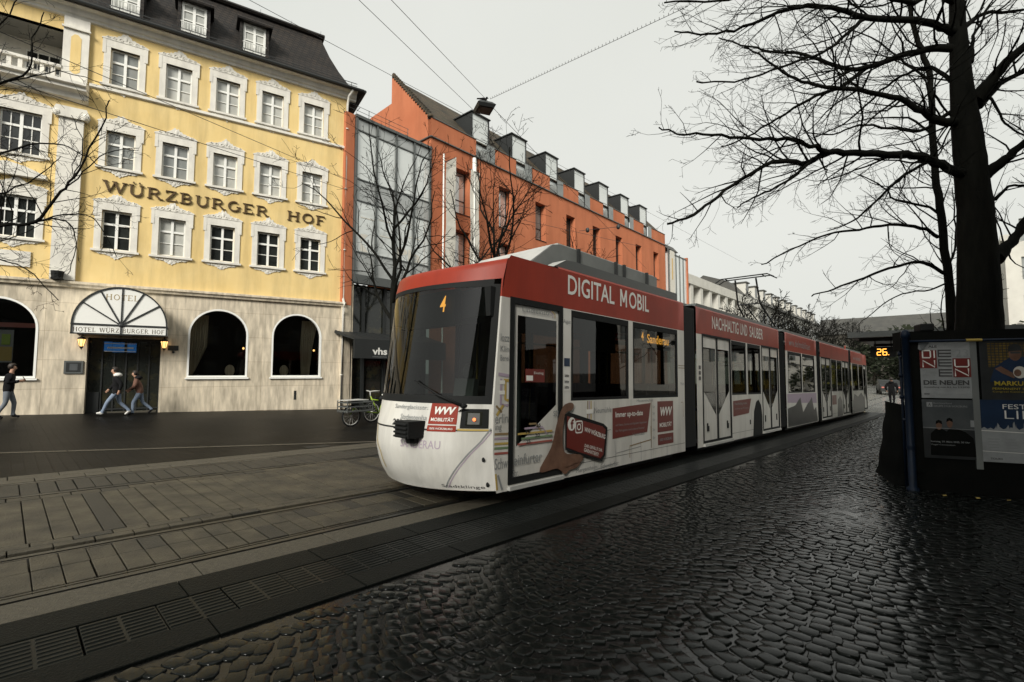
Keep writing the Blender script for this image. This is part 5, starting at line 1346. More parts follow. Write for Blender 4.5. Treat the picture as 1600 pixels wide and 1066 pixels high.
def big_tree():
    rng = random.Random(11)
    t = thing('bare_tree', 'big bare dark tree with thick trunk and long spreading limbs behind the poster wall', 'tree', su(13.9, -.1), 0, 'bare street trees')
    base = Vector(t.location)
    def z6(x, y, Y): return at(1000 + x / 2.05, y / 2.05, Y) - base
    def rr_(r, Y): return r / 2.05 / FPX * Y * .86
    mb = MB(); Y0 = 10.0
    tr = [(1088, 1400, 80), (1086, 1066, 70), (1084, 900, 63), (1074, 700, 55), (1060, 550, 50), (1046, 420, 46), (1032, 300, 37), (1022, 150, 29), (1015, 0, 24), (1008, -180, 18), (1000, -420, 12), (1000, -620, 7)]
    limb(mb, [z6(x, y, Y0) for x, y, r in tr], [rr_(r, Y0) / 1.0 for x, y, r in tr], rng, 2, .6)
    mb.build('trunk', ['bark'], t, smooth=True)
    LIMBS = [  # zoomed-photo points, start/end radius, start/end distance
        ([(1050, 560), (1000, 545), (930, 510), (850, 496), (720, 492), (600, 488), (540, 522), (450, 515), (350, 560), (250, 630), (170, 690), (90, 715)], 17, 3, 10, 8.6),
        ([(600, 488), (560, 475), (470, 447), (350, 447), (230, 430), (140, 430), (60, 410)], 9, 2, 9.3, 8.3),
        ([(545, 520), (500, 560), (420, 610), (350, 640), (310, 665)], 6, 2, 9.2, 8.8),
        ([(1040, 395), (960, 385), (920, 370), (850, 325), (760, 300), (640, 285), (560, 270), (480, 245), (400, 190), (330, 150)], 15, 2, 10, 9.4),
        ([(1015, 160), (940, 155), (830, 180), (720, 220), (620, 210), (530, 175), (440, 165), (350, 150), (250, 120)], 14, 2, 10, 11),
        ([(720, 220), (640, 280), (540, 320), (440, 380), (340, 440), (260, 470)], 8, 2, 10.4, 10.8),
        ([(1015, 105), (960, 85), (880, 65), (720, 55), (640, 30), (540, 20), (440, 40), (330, 90), (220, 110), (110, 100)], 15, 2, 10, 9),
        ([(720, 60), (660, 110), (600, 160), (520, 190), (420, 230), (300, 260), (180, 265)], 7, 2, 9.7, 9.0),
        ([(1025, 280), (980, 245), (930, 215), (870, 230), (810, 260), (730, 330), (650, 400), (560, 440)], 9, 2, 10, 11.5),
        ([(1040, 330), (960, 380), (900, 420), (800, 410), (700, 400), (620, 430), (520, 420)], 8, 2, 10, 11.8),
        ([(1012, 10), (940, -20), (860, 10), (760, -30), (640, -60), (500, -60), (380, -20), (250, 0), (80, 10)], 12, 2, 10, 8.4),
        ([(1012, -80), (900, -170), (760, -240), (560, -280), (350, -260)], 12, 2, 10, 9),
        ([(1075, 320), (1140, 240), (1230, 150), (1340, 40), (1480, -120)], 24, 4, 10, 9.2),
        ([(1080, 340), (1150, 270), (1260, 220), (1400, 170)], 16, 3, 10, 10.5),
        ([(1105, 560), (1170, 510), (1240, 450), (1380, 330), (1520, 250)], 20, 4, 10, 9.5),
        ([(1140, 830), (1190, 775), (1240, 700), (1350, 560), (1450, 480)], 22, 4, 10, 10.6),
        ([(1035, 90), (1100, 45), (1230, 30), (1380, -40)], 10, 2, 10, 10.8),
        ([(1060, 200), (1065, 130), (1100, 60), (1150, -20)], 8, 2, 10, 10.3),
        ([(1075, 290), (1125, 315), (1160, 380), (1200, 420), (1260, 440)], 6, 2, 10, 9.6),
        ([(1135, 640), (1180, 600), (1260, 590), (1340, 540)], 6, 2, 10, 9.8)]
    for pts, r0, r1, ya, yb in LIMBS:
        n = len(pts); mb = MB(); e = [0, 0, 0]
        P = [z6(x, y, ya + (yb - ya) * i / (n - 1)) for i, (x, y) in enumerate(pts)]
        limb(mb, P, [rr_(1.2 * (r0 + (r1 - r0) * (i / (n - 1)) ** .65), ya) for i in range(n)], rng, 2, 1.55, 1.05, .0030)
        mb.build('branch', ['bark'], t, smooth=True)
    # the thinner tree just behind it
    rng = random.Random(12)
    t2 = thing('bare_tree', 'slender bare tree close behind the thick trunk, leaning slightly left', 'tree', su(17.2, .9), 0, 'bare street trees')
    base = Vector(t2.location); Y1 = 12.4
    mb = MB(); tr = [(1010, 1250, 20), (1000, 1040, 17), (988, 900, 14), (965, 700, 13), (945, 560, 12), (935, 400, 11), (930, 250, 10), (900, 160, 9), (870, 60, 8), (860, -40, 6), (850, -250, 3)]
    limb(mb, [z6(x, y, Y1) for x, y, r in tr], [rr_(r, Y1) for x, y, r in tr], rng, 2, .8); mb.build('trunk', ['bark'], t2, smooth=True)
    for pts, r0, ya, yb in [([(965, 700), (930, 665), (820, 640), (780, 600), (700, 560)], 6, 12.4, 12.8), ([(985, 880), (900, 840), (800, 860), (720, 890), (620, 925), (550, 948)], 7, 12.4, 11.2),
                            ([(955, 760), (900, 730), (800, 720), (700, 735), (600, 750), (480, 800), (390, 850)], 7, 12.4, 11.6), ([(940, 510), (850, 560), (750, 650), (680, 710), (600, 740)], 7, 12.4, 13.2),
                            ([(990, 900), (930, 930), (840, 940), (760, 990), (700, 1040)], 4, 12.4, 13), ([(935, 430), (860, 380), (760, 380), (640, 400)], 5, 12.4, 13.4), ([(940, 300), (1000, 380), (1060, 440)], 5, 12.4, 13),
                            ([(985, 860), (1010, 800), (1010, 700), (1000, 600)], 5, 12.4, 12.9), ([(930, 260), (860, 210), (740, 120), (640, 90)], 5, 12.4, 13)]:
        n = len(pts); mb = MB()
        limb(mb, [z6(x, y, ya + (yb - ya) * i / (n - 1)) for i, (x, y) in enumerate(pts)], [rr_(r0 * (1 - .7 * i / (n - 1)), ya) for i in range(n)], rng, 2, .95, .8, .0035); mb.build('branch', ['bark'], t2, smooth=True)
big_tree()

def left_tree():
    rng = random.Random(23); b = su(-1.2, 13.4)
    t = thing('bare_tree', 'bare tree at left edge reaching its branches in front of the hotel', 'tree', b, 0, 'bare street trees')
    def P(pts, ya, yb): n = len(pts); return [at(x, y, ya + (yb - ya) * i / max(1, n - 1)) - b for i, (x, y) in enumerate(pts)]
    Y = at(0, 0, 1); x0 = 800 + FPX * b.x / b.y; Yb = b.y
    mb = MB(); limb(mb, [Vector((0, 0, -.2)), Vector((.02, 0, 1.5)), Vector((0, .05, 3.0)), Vector((.05, .0, 4.6)), Vector((.0, -.05, 6.5)), Vector((-.1, 0, 9))], [.24, .19, .17, .15, .10, .03], rng, 2, .5); mb.build('trunk', ['bark'], t, smooth=True)
    A = lambda z: 582 - (z - EYE) * FPX / Yb
    for pts, r0, yb in [([(x0, A(3.2)), (-90, 372), (0, 352), (55, 348), (88, 308), (116, 277), (150, 215), (172, 158)], .085, 8.6), ([(55, 348), (90, 342), (112, 355), (118, 390), (105, 430)], .03, 8.7), ([(60, 345), (115, 335), (150, 345), (180, 400)], .028, 9.2), ([(88, 308), (130, 268), (165, 240), (215, 230)], .025, 8.8), ([(116, 277), (130, 230), (110, 180)], .018, 8.8),
                        ([(x0, A(5.2)), (-80, 185), (-10, 135), (45, 110), (52, 60), (70, 20)], .06, 8.2), ([(0, 132), (60, 118), (100, 112), (160, 130)], .022, 8.6), ([(x0, A(4.4)), (-70, 255), (0, 240), (60, 225), (110, 232), (160, 262)], .05, 8.8), ([(x0, A(2.9)), (-90, 390), (-20, 402), (40, 420), (90, 470)], .04, 8.4), ([(x0, A(6.4)), (-70, 95), (0, 40), (40, -20)], .05, 8.5), ([(x0, A(3.8)), (-60, 310), (10, 300), (70, 268), (95, 245)], .04, 9.4)]:
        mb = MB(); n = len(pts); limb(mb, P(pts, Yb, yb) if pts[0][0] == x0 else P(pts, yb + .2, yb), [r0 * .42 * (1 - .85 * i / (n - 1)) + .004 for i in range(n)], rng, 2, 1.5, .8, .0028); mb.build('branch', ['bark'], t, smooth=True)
left_tree()

def street_tree(pos, h, trunk_r, label, seed, fork=.36, spread=.55, lev=3, minr=.006, nb=8, dens=.75, m_='bark'):
    rng = random.Random(seed)
    t = thing('bare_tree', label, 'tree', pos, rng.uniform(0, 6), 'bare street trees')
    mb = MB(); pts = [Vector((0, 0, -.3))]; n = 8
    for i in range(1, n + 1): pts.append(Vector((rng.gauss(0, .05), rng.gauss(0, .05), h * .72 * i / n)))
    mb.tube(pts, [trunk_r * (1.25 if i == 0 else 1 - .8 * i / n) for i in range(n + 1)], 8); mb.build('trunk', [m_], t, smooth=True)
    mb = MB()
    for j in range(nb):
        f = fork + (1 - fork) * j / nb; z = h * .72 * f; i = min(n - 1, int(f * n)); p = pts[i].lerp(pts[i + 1], f * n - i)
        a = j * 2.4 + rng.uniform(-.4, .4); e = spread + .5 * f
        d = Vector((math.cos(a), math.sin(a), e + .15)).normalized()
        branch(mb, p, d, h * (.50 - .20 * (f - fork)) * rng.uniform(.85, 1.1), trunk_r * .5 * (1.1 - .6 * f), lev, rng, .13, .06, dens, None, minr)
    branch(mb, pts[-1], Vector((0, 0, 1)), h * .28, trunk_r * .2, lev - 1, rng, .1, .1, dens, None, minr)
    mb.build('crown', [m_], t, smooth=True)
    return t
p = at(612, 600, 17.0); street_tree((p.x, p.y, gz(p.x, p.y)), 10.2, .17, 'bare street tree in front of the tall glass stair front', 31, .42, .8, 3, .006, 9, .62)
p = at(771, 600, 23.0); street_tree((p.x, p.y, gz(p.x, p.y)), 12.6, .20, 'bare street tree in front of terracotta wall, above the cab of tram', 44, .45, .9, 3, .008, 9, .62)
p = at(884, 600, 31.0); street_tree((p.x, p.y, gz(p.x, p.y)), 10.6, .18, 'smaller bare street tree at middle of the terracotta wall, above tram roof', 35, .5, .8, 3, .010, 8, .55)
FT = [(44, 14.5, 8.6), (52, 14.8, 9.4), (60, 14.6, 9.2), (69, 14.9, 9.6), (79, 15, 10), (90, 15, 10), (103, 15, 10.5), (118, 15, 10.5)]
for i, (s, u, h) in enumerate(FT):
    street_tree(su(s, u), h, .17, 'bare tree in the distant row before the pale houses, %s along from tram' % ['first', 'second', 'third', 'fourth', 'fifth', 'sixth', 'seventh', 'eighth'][i], 60 + i, .3, .9, 2, .02, 10, 1.0)

def evergreen(pos, w_, h, seed, label):
    rng = random.Random(seed); t = thing('dense_tree', label, 'tree', pos, 0, 'dark trees at the end of the street')
    mb = MB(); mb.tube([(0, 0, -.3), (0, 0, h * .6)], [.2, .1], 6); mb.build('trunk', ['bark2'], t)
    mb = MB()
    lobes = [(rng.uniform(-w_, w_) * .6, rng.uniform(-w_, w_) * .6, h * rng.uniform(.12, .85), rng.uniform(.3, .55) * w_) for _ in range(18)]
    for i in range(2600):
        c = rng.choice(lobes); v = Vector((rng.gauss(0, 1), rng.gauss(0, 1), rng.gauss(0, .8))).normalized() * c[3] * rng.uniform(.6, 1.1)
        p = Vector(c[:3]) + v; a = Vector((rng.gauss(0, 1), rng.gauss(0, 1), rng.gauss(0, 1))).normalized(); b = a.orthogonal().normalized(); k = rng.uniform(.14, .40)
        mb.face([p - a * k, p + b * k * .6, p + a * k, p - b * k * .6])
    mb.build('crown', ['olive'], t)
EV = [(66, 2.0, 4.2, 7.0), (74, -2, 4.6, 7.6), (84, 6, 4.5, 8.0), (92, 0, 5, 8.6), (104, 8, 5, 9.2), (100, 12, 5, 9.0), (62, -3.2, 3.6, 6.0)]
for i, (s, u, w_, h) in enumerate(EV): evergreen(su(s, u), w_, h, 90 + i, 'dense dark tree at end of the street behind the walking person, %s' % ['nearest to the tram', 'behind the shelter', 'beyond the yellow tram', 'farthest in the middle', 'tall one far left', 'leftmost of them', 'nearest the shelter post'][i])

for i, (s, u, L_, h_, lab) in enumerate(((112, 22, 26, 9.5, 'dark house closing the far end of street, left one behind the trees'), (124, 2, 30, 5.0, 'dark house closing the far end of street, right one behind the trees'))):
    th_ = thing('distant_house', lab, 'house', su(s, u), math.atan2(-ny, -nx), 'dark houses closing the street'); w = MB(); w.box(0, L_, 0, 9, -1, h_); w.build('wall', ['far_wall'], th_)
    w = MB(); w.prism([(-.4, h_), (4.5, h_ + 3.4), (9.4, h_)], -.4, L_ + .4, 'x'); w.build('roof', ['slate'], th_)
    for a in range(int(L_ / 2.6)):
        for b in range(2): w = MB(); w.box(1 + a * 2.5, 2.1 + a * 2.5, -.05, .0, 1.4 + 3.4 * b, 3.3 + 3.4 * b); w.build('window', ['pane_dark'], th_)

# ================================================================== SHELTER AND DISPLAY
sh = thing('tram_shelter', 'flat-roofed tram stop shelter on the platform behind the poster wall', 'shelter', su(22.9, 3.5), math.atan2(dy, dx))
w = MB(); zr = 3.48
w.prism([(0, zr), (0, zr + .16), (11, zr + .16 - .16), (11, zr - .16)], -5.6, 0.0, 'y', 0); w.box(-.04, 0, -5.6, .02, zr - .03, zr + .19, 1)
w.build('roof', ['roof_grey', 'steel_grey'], sh)
w = MB()
for x in (1.0, 5.0, 9.0):
    w.box(x, x + .12, -3.4, -3.28, -.2, zr - .1)
    w.bar((x + .06, -5.4, zr - .06 - .01 * x), (x + .06, -.2, zr - .06 - .01 * x), .10, .14)
w.build('frame', ['dark'], sh)
w = MB(); w.box(1.0, 9.0, -3.36, -3.33, .3, 2.2); w.build('glass_wall', ['shop_window'], sh)
w = MB()
for q in range(5): w.ball((-.02, -.3 - q * 1.2, zr + .21), .05, .05, .03, 6)
w.build('bolt', ['dark'], sh)
dp = thing('departure_display', 'hanging black departure display with orange digits 26 under the shelter roof', 'display', su(23.6, 2.45), math.atan2(dy, dx))
w = MB(); w.box(0, .16, -.34, .46, 2.72, 3.12); w.tube([(.08, -.2, 3.1), (.08, -.2, 3.46)], .02, 5); w.tube([(.08, .3, 3.1), (.08, .3, 3.46)], .02, 5); w.build('housing', ['black'], dp)
w = MB()
def digit(x, segs):
    S = {'a': ((0, 1), (.5, 1)), 'b': ((.5, 1), (.5, .5)), 'c': ((.5, .5), (.5, 0)), 'd': ((0, 0), (.5, 0)), 'e': ((0, .5), (0, 0)), 'f': ((0, 1), (0, .5)), 'g': ((0, .5), (.5, .5))}
    for s_ in segs:
        (a, b), (c, d) = S[s_]; stroke(w, [(x + a * .26 * .9, 2.80 + b * .23), (x + c * .26 * .9, 2.80 + d * .23)], .034, 0, 0)
digit(0, 'abged'); digit(.18, 'afedcg'); w.mapv(lambda x, y, z: (-.006, .24 - x, z)); w.face([(-.006, -.10, 2.79), (-.006, -.13, 2.79), (-.006, -.13, 2.82), (-.006, -.10, 2.82)])
w.build('digits', ['led'], dp)

# ================================================================== POSTER WALL
HB = Frame(6.18, 7.65, 113); gy = gz(6.18, 7.65) + .03
hbo = thing('poster_wall', 'dark poster hoarding on blue tubular posts, pasted with four event posters', 'hoarding', (HB.o.x, HB.o.y, 0), HB.rot)
w = MB(); w.box(.10, 4.6, .06, .12, gy - .05, 2.26, 0); w.box(.02, 4.6, .12, .5, 2.0, 2.30, 0); w.box(.10, .22, .03, .06, .1, 2.2, 0)
w.build('panel', ['board'], hbo)
def post(x, y, z1, r_):
    w = MB(); w.lathe([(r_ * 1.7, gy - .02), (r_ * 1.7, gy + .03), (r_, gy + .05), (r_, z1 - .05), (r_ * 1.25, z1 - .04), (r_ * 1.2, z1 + .02), (r_ * .8, z1 + .07), (.001, z1 + .085)], (x, y, 0), 14)
    w.lathe([(r_ * 1.15, gy + .62), (r_ * 1.15, gy + .68)], (x, y, 0), 12); w.build('post', ['blue_post'], hbo, smooth=True)
post(.05, 0, 2.24, .052); post(4.5, .0, 2.24, .052)
rx, _ = HB.m(1408, 585, .25); w = MB(); w.tube([(rx, .25, gy), (rx, .25, 2.2)], .022, 8); w.tube([(rx, .25, 1.9), (0, 0, 1.9)], .015, 6); w.tube([(rx, .25, .9), (0, 0, .9)], .015, 6)
for z in (1.25, 1.6, 1.95): w.tube([(rx - .03, .25, z), (rx + .03, .25, z)], .032, 8)
w.build('side_rail', ['blue_post'], hbo, smooth=True)
w = MB(); w.tube([(.05, -.02, 2.135), (4.5, -.02, 2.135)], .018, 8); w.build('top_rail', ['blue_post'], hbo, smooth=True)
xa, _ = HB.m(1508, 531); xb, _ = HB.m(1533, 530); w = MB(); w.tube([(xa, -.02, 2.135), (xb, -.02, 2.135)], .0215, 8); w.build('yellow_sleeve', ['yellow_paint'], hbo)
w = MB(); w.box(.28, .46, .1, .4, 2.30, 2.42); w.build('lamp_box', ['black'], hbo, bevel=.02)
w = MB()                                               # black tarpaulin hanging behind the post and spreading on the ground
xt, _ = HB.m(1415, 640, .3); xbm, _ = HB.m(1396, 752, .3); n = 12; k = len(w.v)
for i in range(n + 1):
    t = i / n; z = gy - .01 + 1.30 * t; xl = xbm + (xt - xbm) * t ** .7 + .012 * math.sin(t * 17)
    w.v += [(xl + .05, 1.5, z), (xl, .32 + .02 * math.sin(i), z), (xl + .12, .24 + .10 * (1 - t), z), (xl + .28, .22 + .02 * math.sin(2 * i), z), (.75, .15, z)]
for i in range(n):
    for j in range(4): a_ = k + i * 5 + j; w.f.append((a_, a_ + 1, a_ + 6, a_ + 5)); w.mi.append(0)
w.build('tarpaulin', ['tarp'], hbo, smooth=True)
YP = .05
def poster(name, px, m_, lift=.0):
    c = [HB.m(*q) for q in px]
    x0 = (c[0][0] + c[3][0]) / 2; x1 = (c[1][0] + c[2][0]) / 2; z1 = (c[0][1] + c[1][1]) / 2; z0 = (c[2][1] + c[3][1]) / 2
    rg = random.Random(len(name) + int(x0 * 100)); w = MB(); n = 12; k = 0
    for i in range(n + 1):
        for j in range(n + 1):
            e = min(i, j, n - i, n - j) < 1
            w.v.append((x0 + (x1 - x0) * i / n, YP - lift - .004 - (.003 * rg.random()) - (.002 if e else 0), z0 + (z1 - z0) * j / n))
    for i in range(n):
        for j in range(n): a = i * (n + 1) + j; w.f.append((a, a + n + 1, a + n + 2, a + 1)); w.mi.append(0)
    po = w.build('poster', [m_], hbo, smooth=True)
    U = lambda a, b: (x0 + (x1 - x0) * a, z0 + (z1 - z0) * b)
    def R_(a, b, c_, d, m, off=.010, nm='print'):
        w = MB(); (xa, za), (xb, zb) = U(a, b), U(c_, d); w.face([(xa, YP - lift - off, za), (xb, YP - lift - off, za), (xb, YP - lift - off, zb), (xa, YP - lift - off, zb)]); w.build(nm, [m], po)
    def T_(s, a, b, wd, hh, m, bold=0, off=.012):
        w = MB(); x, z = U(a, b); put_text(w, s, x, z, wd * (x1 - x0), hh * (z1 - z0), YP - lift - off, 0, bold); w.build('lettering', [m], po)
    def Pg(pts, m, off=.011, nm='print'):
        w = MB(); w.face([(U(*q)[0], YP - lift - off, U(*q)[1]) for q in pts]); w.build(nm, [m], po)
    def S_(pts, wd, m, off=.012, nm='print'):
        w = MB(); stroke(w, [U(*q) for q in pts], wd * (x1 - x0), YP - lift - off, 0); w.build(nm, [m], po)
    return po, R_, T_, Pg, S_
po, R_, T_, Pg, S_ = poster('a', [(1437, 535), (1518, 534.5), (1524, 623), (1442, 622)], 'paper')
R_(.0, .535, .335, .86, 'paper_red'); R_(.64, .375, 1.0, .71, 'paper_red')
T_('ALE', .18, .905, .17, .045, 'ink_dark', .03); T_('KULTURSPEICHER', .37, .905, .50, .04, 'ink', 0)
T_('23', .70, .74, .24, .13, 'ink', -.012); T_('24', .04, .40, .26, .12, 'ink', -.012)
for z in (.735, .565, .385):
    for q in (0, .055, .11): R_(.36, z + q, .62, z + q + .022, 'ink_dark')
    R_(.36, z, .385, z + .132, 'ink_dark')
W_ = 'ink_white'
S_([(.06, .73), (.06, .85)], .028, W_); S_([(.05, .725), (.20, .725), (.215, .74), (.215, .84), (.20, .855), (.05, .855)], .028, W_); S_([(.29, .72), (.29, .855)], .028, W_)
S_([(.06, .55), (.06, .675), (.29, .555), (.29, .68)], .028, W_); S_([(.68, .69), (.68, .58), (.70, .56), (.92, .56), (.94, .58), (.94, .69)], .028, W_); S_([(.68, .39), (.68, .52), (.93, .40), (.93, .53)], .028, W_)
T_('DIE NEUEN', .05, .235, .88, .085, 'ink_dark', .03); T_('Ausstellung vom 8.2. bis 2.3.2025', .05, .175, .88, .035, 'ink_dark', .015); T_('Eröffnung am 7. Februar um 19 Uhr', .22, .14, .5, .022, 'ink', 0); T_('www', .05, .055, .11, .028, 'ink_dark', .03); T_('kulturspeicher', .30, .055, .3, .022, 'ink'); T_('wuerzburg', .66, .055, .22, .022, 'ink')
w = MB(); x, z = HB.m(1437, 535.5); w.face([(x - .01, YP - .012, z + .0), (x + .13, YP - .016, z + .0), (x + .02, YP - .05, z - .13), (x - .02, YP - .03, z - .10)]); w.build('peeled_corner', ['paper_grey'], po)
po, R_, T_, Pg, S_ = poster('bb', [(1531, 533), (1650, 528), (1656, 628), (1537, 624)], 'paper_dark')
R_(.1, .55, .95, .95, 'gold_print', .0085)
for q in range(16): R_(.1 + q * .053, .55, .105 + q * .053 + .008, .95, 'paper_dark', .009)
for q in range(9): R_(.1, .56 + q * .045, .95, .572 + q * .045, 'paper_dark', .0092)
Pg([(.12, .30), (.20, .55), (.40, .70), (.55, .72), (.80, .70), (.95, .55), (1, .3)], 'paper_blue', .010)
Pg([(.48 + .085 * math.cos(t * .4), .76 + .11 * math.sin(t * .4)) for t in range(16)], 'skinprint', .0105); Pg([(.38, .80), (.40, .90), (.48, .93), (.56, .90), (.58, .82)], 'paper_dark', .0115); R_(.42, .77, .55, .80, 'ink_dark', .0118)
Pg([(.20, .52), (.28, .56), (.48, .42), (.45, .36), (.30, .44)], 'skinprint', .0112); Pg([(.53 + .09 * math.cos(t * .4), .46 + .10 * math.sin(t * .4)) for t in range(16)], 'banner', .0114); Pg([(.50 + .05 * math.cos(t * .5), .45 + .06 * math.sin(t * .5)) for t in range(13)], 'skinprint', .0118)
T_('MARKUS KREBS', .18, .24, .80, .075, 'yellow_print', .02); T_('PERMANENT PANNE - LIVE', .15, .17, .8, .035, 'yellow_print', 0); T_('Congress Centrum Würzburg', .15, .12, .7, .03, 'yellow_print', 0)
po, R_, T_, Pg, S_ = poster('ccc', [(1440, 624), (1526, 626), (1533, 719), (1448, 717)], 'paper_grey')
R_(.0, .0, 1, .50, 'paper_dark'); Pg([(.12, .05), (.14, .42), (.24, .50), (.36, .50), (.44, .46), (.5, .52), (.6, .52), (.78, .46), (.92, .36), (.98, .05)], 'board', .0115)
for x, z in ((.30, .56), (.50, .60)): Pg([(x + .055 * math.cos(t * .4), z + .075 * math.sin(t * .4)) for t in range(16)], 'skinprint', .012); Pg([(x - .06, z + .02), (x - .05, z + .075), (x, z + .095), (x + .055, z + .075), (x + .06, z + .02), (x, z + .045)], 'board', .0125)
R_(.09, .875, .20, .955, 'paper'); T_('A', .12, .89, .05, .05, 'ink_dark', .02); T_('Bezirksverband', .22, .925, .34, .028, 'ink', 0); T_('GRUPPE STUB WÜRZBURG', .22, .875, .62, .035, 'ink', .01)
R_(.88, .55, .97, .66, 'paper'); S_([(.0, .52), (1.0, .50)], .012, 'ink', .013)
T_('Samstag, 29. März 2025, 20 Uhr', .13, .265, .72, .035, 'ink', .01, .013); T_('Vogel Convention', .13, .215, .45, .03, 'ink', 0, .013)
po, R_, T_, Pg, S_ = poster('dddd', [(1531, 627), (1655, 624), (1662, 732), (1540, 719)], 'paper_blue')
rg = random.Random(8); sky_ = []
for i in range(25):
    x = i / 24; z = .52 + .04 * rg.random(); sky_.append((x, z))
for xs_, hh in ((.22, .63), (.36, .60), (.44, .66), (.58, .66), (.67, .64), (.80, .58)): sky_ += [(xs_ - .025, .56), (xs_ - .02, hh - .04), (xs_, hh), (xs_ + .02, hh - .04), (xs_ + .025, .56)]
sky_.sort(); Pg([(0, .0), (1, .0), (1, .5)] + [(1, .5)] + sky_[::-1] + [(0, .5)], 'paper', .010)
T_('FESTIVAL', .30, .855, .62, .075, 'ink_white', .0); T_('LIED', .32, .70, .58, .13, 'ink_white', -.012)
for q in range(4):
    for r_ in range(5): R_(.08 + q * .23, .18 + r_ * .045, .08 + q * .23 + .12 + .05 * rg.random(), .195 + r_ * .045, 'ink', .0115)
S_([(0, .50), (1, .47)], .012, 'ink_white', .0125); S_([(0, .17), (1, .15)], .008, 'ink_white', .0125); T_('TOURS', .10, .04, .16, .03, 'ink_dark', .02)
w = MB(); x0, z0 = HB.m(1526, 624); x1, _ = HB.m(1531, 624); w.box(x0 - .03, x1 + .01, .035, .06, .2, 2.12); w.build('divider', ['roof_grey'], hbo)
w = MB()
for q in range(9): x = .3 + q * .31 + .1 * math.sin(q * 7); w.face([(x, -.35 - .1 * math.sin(q * 3), gy + .014), (x + .05, -.33 - .1 * math.sin(q * 3), gy + .016), (x + .055, -.28, gy + .018), (x + .01, -.29, gy + .015)])
lv = w.build('fallen_leaves', ['ochre'], None, kind='stuff')
lv.location = (HB.o.x, HB.o.y, 0); lv.rotation_euler = (0, 0, HB.rot); tag(lv, 'few fallen leaves scattered on cobbles at the foot of the poster wall', 'leaves')

# ================================================================== WIRES AND HANGING LAMP
def wire(pts, r_, label, name='overhead_wire', sag=0.0, beads=False, grp='overhead wires'):
    a, b = Vector(pts[0]), Vector(pts[1]); w = MB(); n = 16
    P = [a.lerp(b, i / n) - Vector((0, 0, sag * 4 * (i / n) * (1 - i / n))) for i in range(n + 1)]
    w.tube(P, r_, 4)
    if beads:
        for i in range(60):
            q = a.lerp(b, i / 60) - Vector((0, 0, sag * 4 * (i / 60) * (1 - i / 60))); w.tube([q, q + Vector((0, 0, .06))], .008, 3)
    o = w.build(name, ['wire'], None); tag(o, label, 'wire', grp); return o
wire([at(350, -21, 12), at(1160, 410, 52)], .009, 'long contact wire passing terracotta gable and reaching the pantograph')
wire([at(540, -20, 9), at(748, 180, 15.5)], .008, 'steep cable from top of picture to the left end of hanging street lamp')
wire([at(600, -12, 9), at(762, 158, 15.5)], .008, 'steep cable from top of picture to the right end of hanging street lamp')
wire([at(765, 163, 15.5), at(1010, 420, 30)], .010, 'cable running on from hanging street lamp down towards the tram roof')
wire([at(766, 155, 15.5), at(1075, 10, 10)], .007, 'thin beaded span wire from hanging street lamp towards the big tree', beads=True)
wire([at(-30, 37, 11), at(545, 283, 23.2)], .011, 'upper of the two slanting wires across the hotel facade')
wire([at(-30, 113, 11), at(545, 298, 23.2)], .011, 'lower of the two slanting wires across the hotel facade')
wire([at(545, 283, 23.2), at(1000, 385, 36)], .012, 'wire along terracotta facade over the narrow windows')
o = wire([at(905, 361, 24), at(972, 354, 24)], .012, 'short insulator span in front of the terracotta windows')
w = MB()
for px in (918, 966): w.ball(at(px, 361 - (px - 905) * .104, 24), .10, .10, .13, 7)
w.build('insulator', ['dark'], o)
lp = at(757, 168, 15.5)
la = thing('hanging_street_lamp', 'dark box-shaped street lamp hanging from wires high above the street', 'street lamp', lp, .35)
w = MB(); k = 0
top = [(-.20, -.20, .12), (.20, -.20, .12), (.20, .20, .12), (-.20, .20, .12)]; mid = [(-.31, -.31, .0), (.31, -.31, .0), (.31, .31, .0), (-.31, .31, .0)]; bot = [(-.26, -.26, -.10), (.26, -.26, -.10), (.26, .26, -.10), (-.26, .26, -.10)]
for a, b in ((top, mid), (mid, bot)):
    for i in range(4): j = (i + 1) % 4; w.face([a[i], b[i], b[j], a[j]])
w.face(top); w.face(bot[::-1]); w.tube([(0, 0, .1), (0, 0, .2)], .03, 6); w.build('lamp_housing', ['dark'], la)
w = MB(); w.box(-.2, .2, -.2, .2, -.115, -.101); w.build('lamp_glass', ['steel_grey'], la)
bd = MB(); bp_ = lp + Vector((-.02, 0, .22)); bd.ball((0, 0, .06), .11, .05, .055, 8); bd.ball((.10, 0, .12), .04, .036, .04, 7); bd.tube([(.13, 0, .12), (.17, 0, .115)], [.012, .003], 5); bd.prism([(-.08, .05), (-.24, .03), (-.24, .05), (-.08, .085)], -.025, .025, 'y'); bd.tube([(.0, .015, .02), (.0, .015, -.02)], .005, 4); bd.tube([(.0, -.015, .02), (.0, -.015, -.02)], .005, 4)
bo = bd.build('bird', ['black_cloth'], None, smooth=True); bo.location = bp_; bo.rotation_euler = (0, 0, .3); tag(bo, 'small dark bird perched on top of hanging street lamp', 'bird')

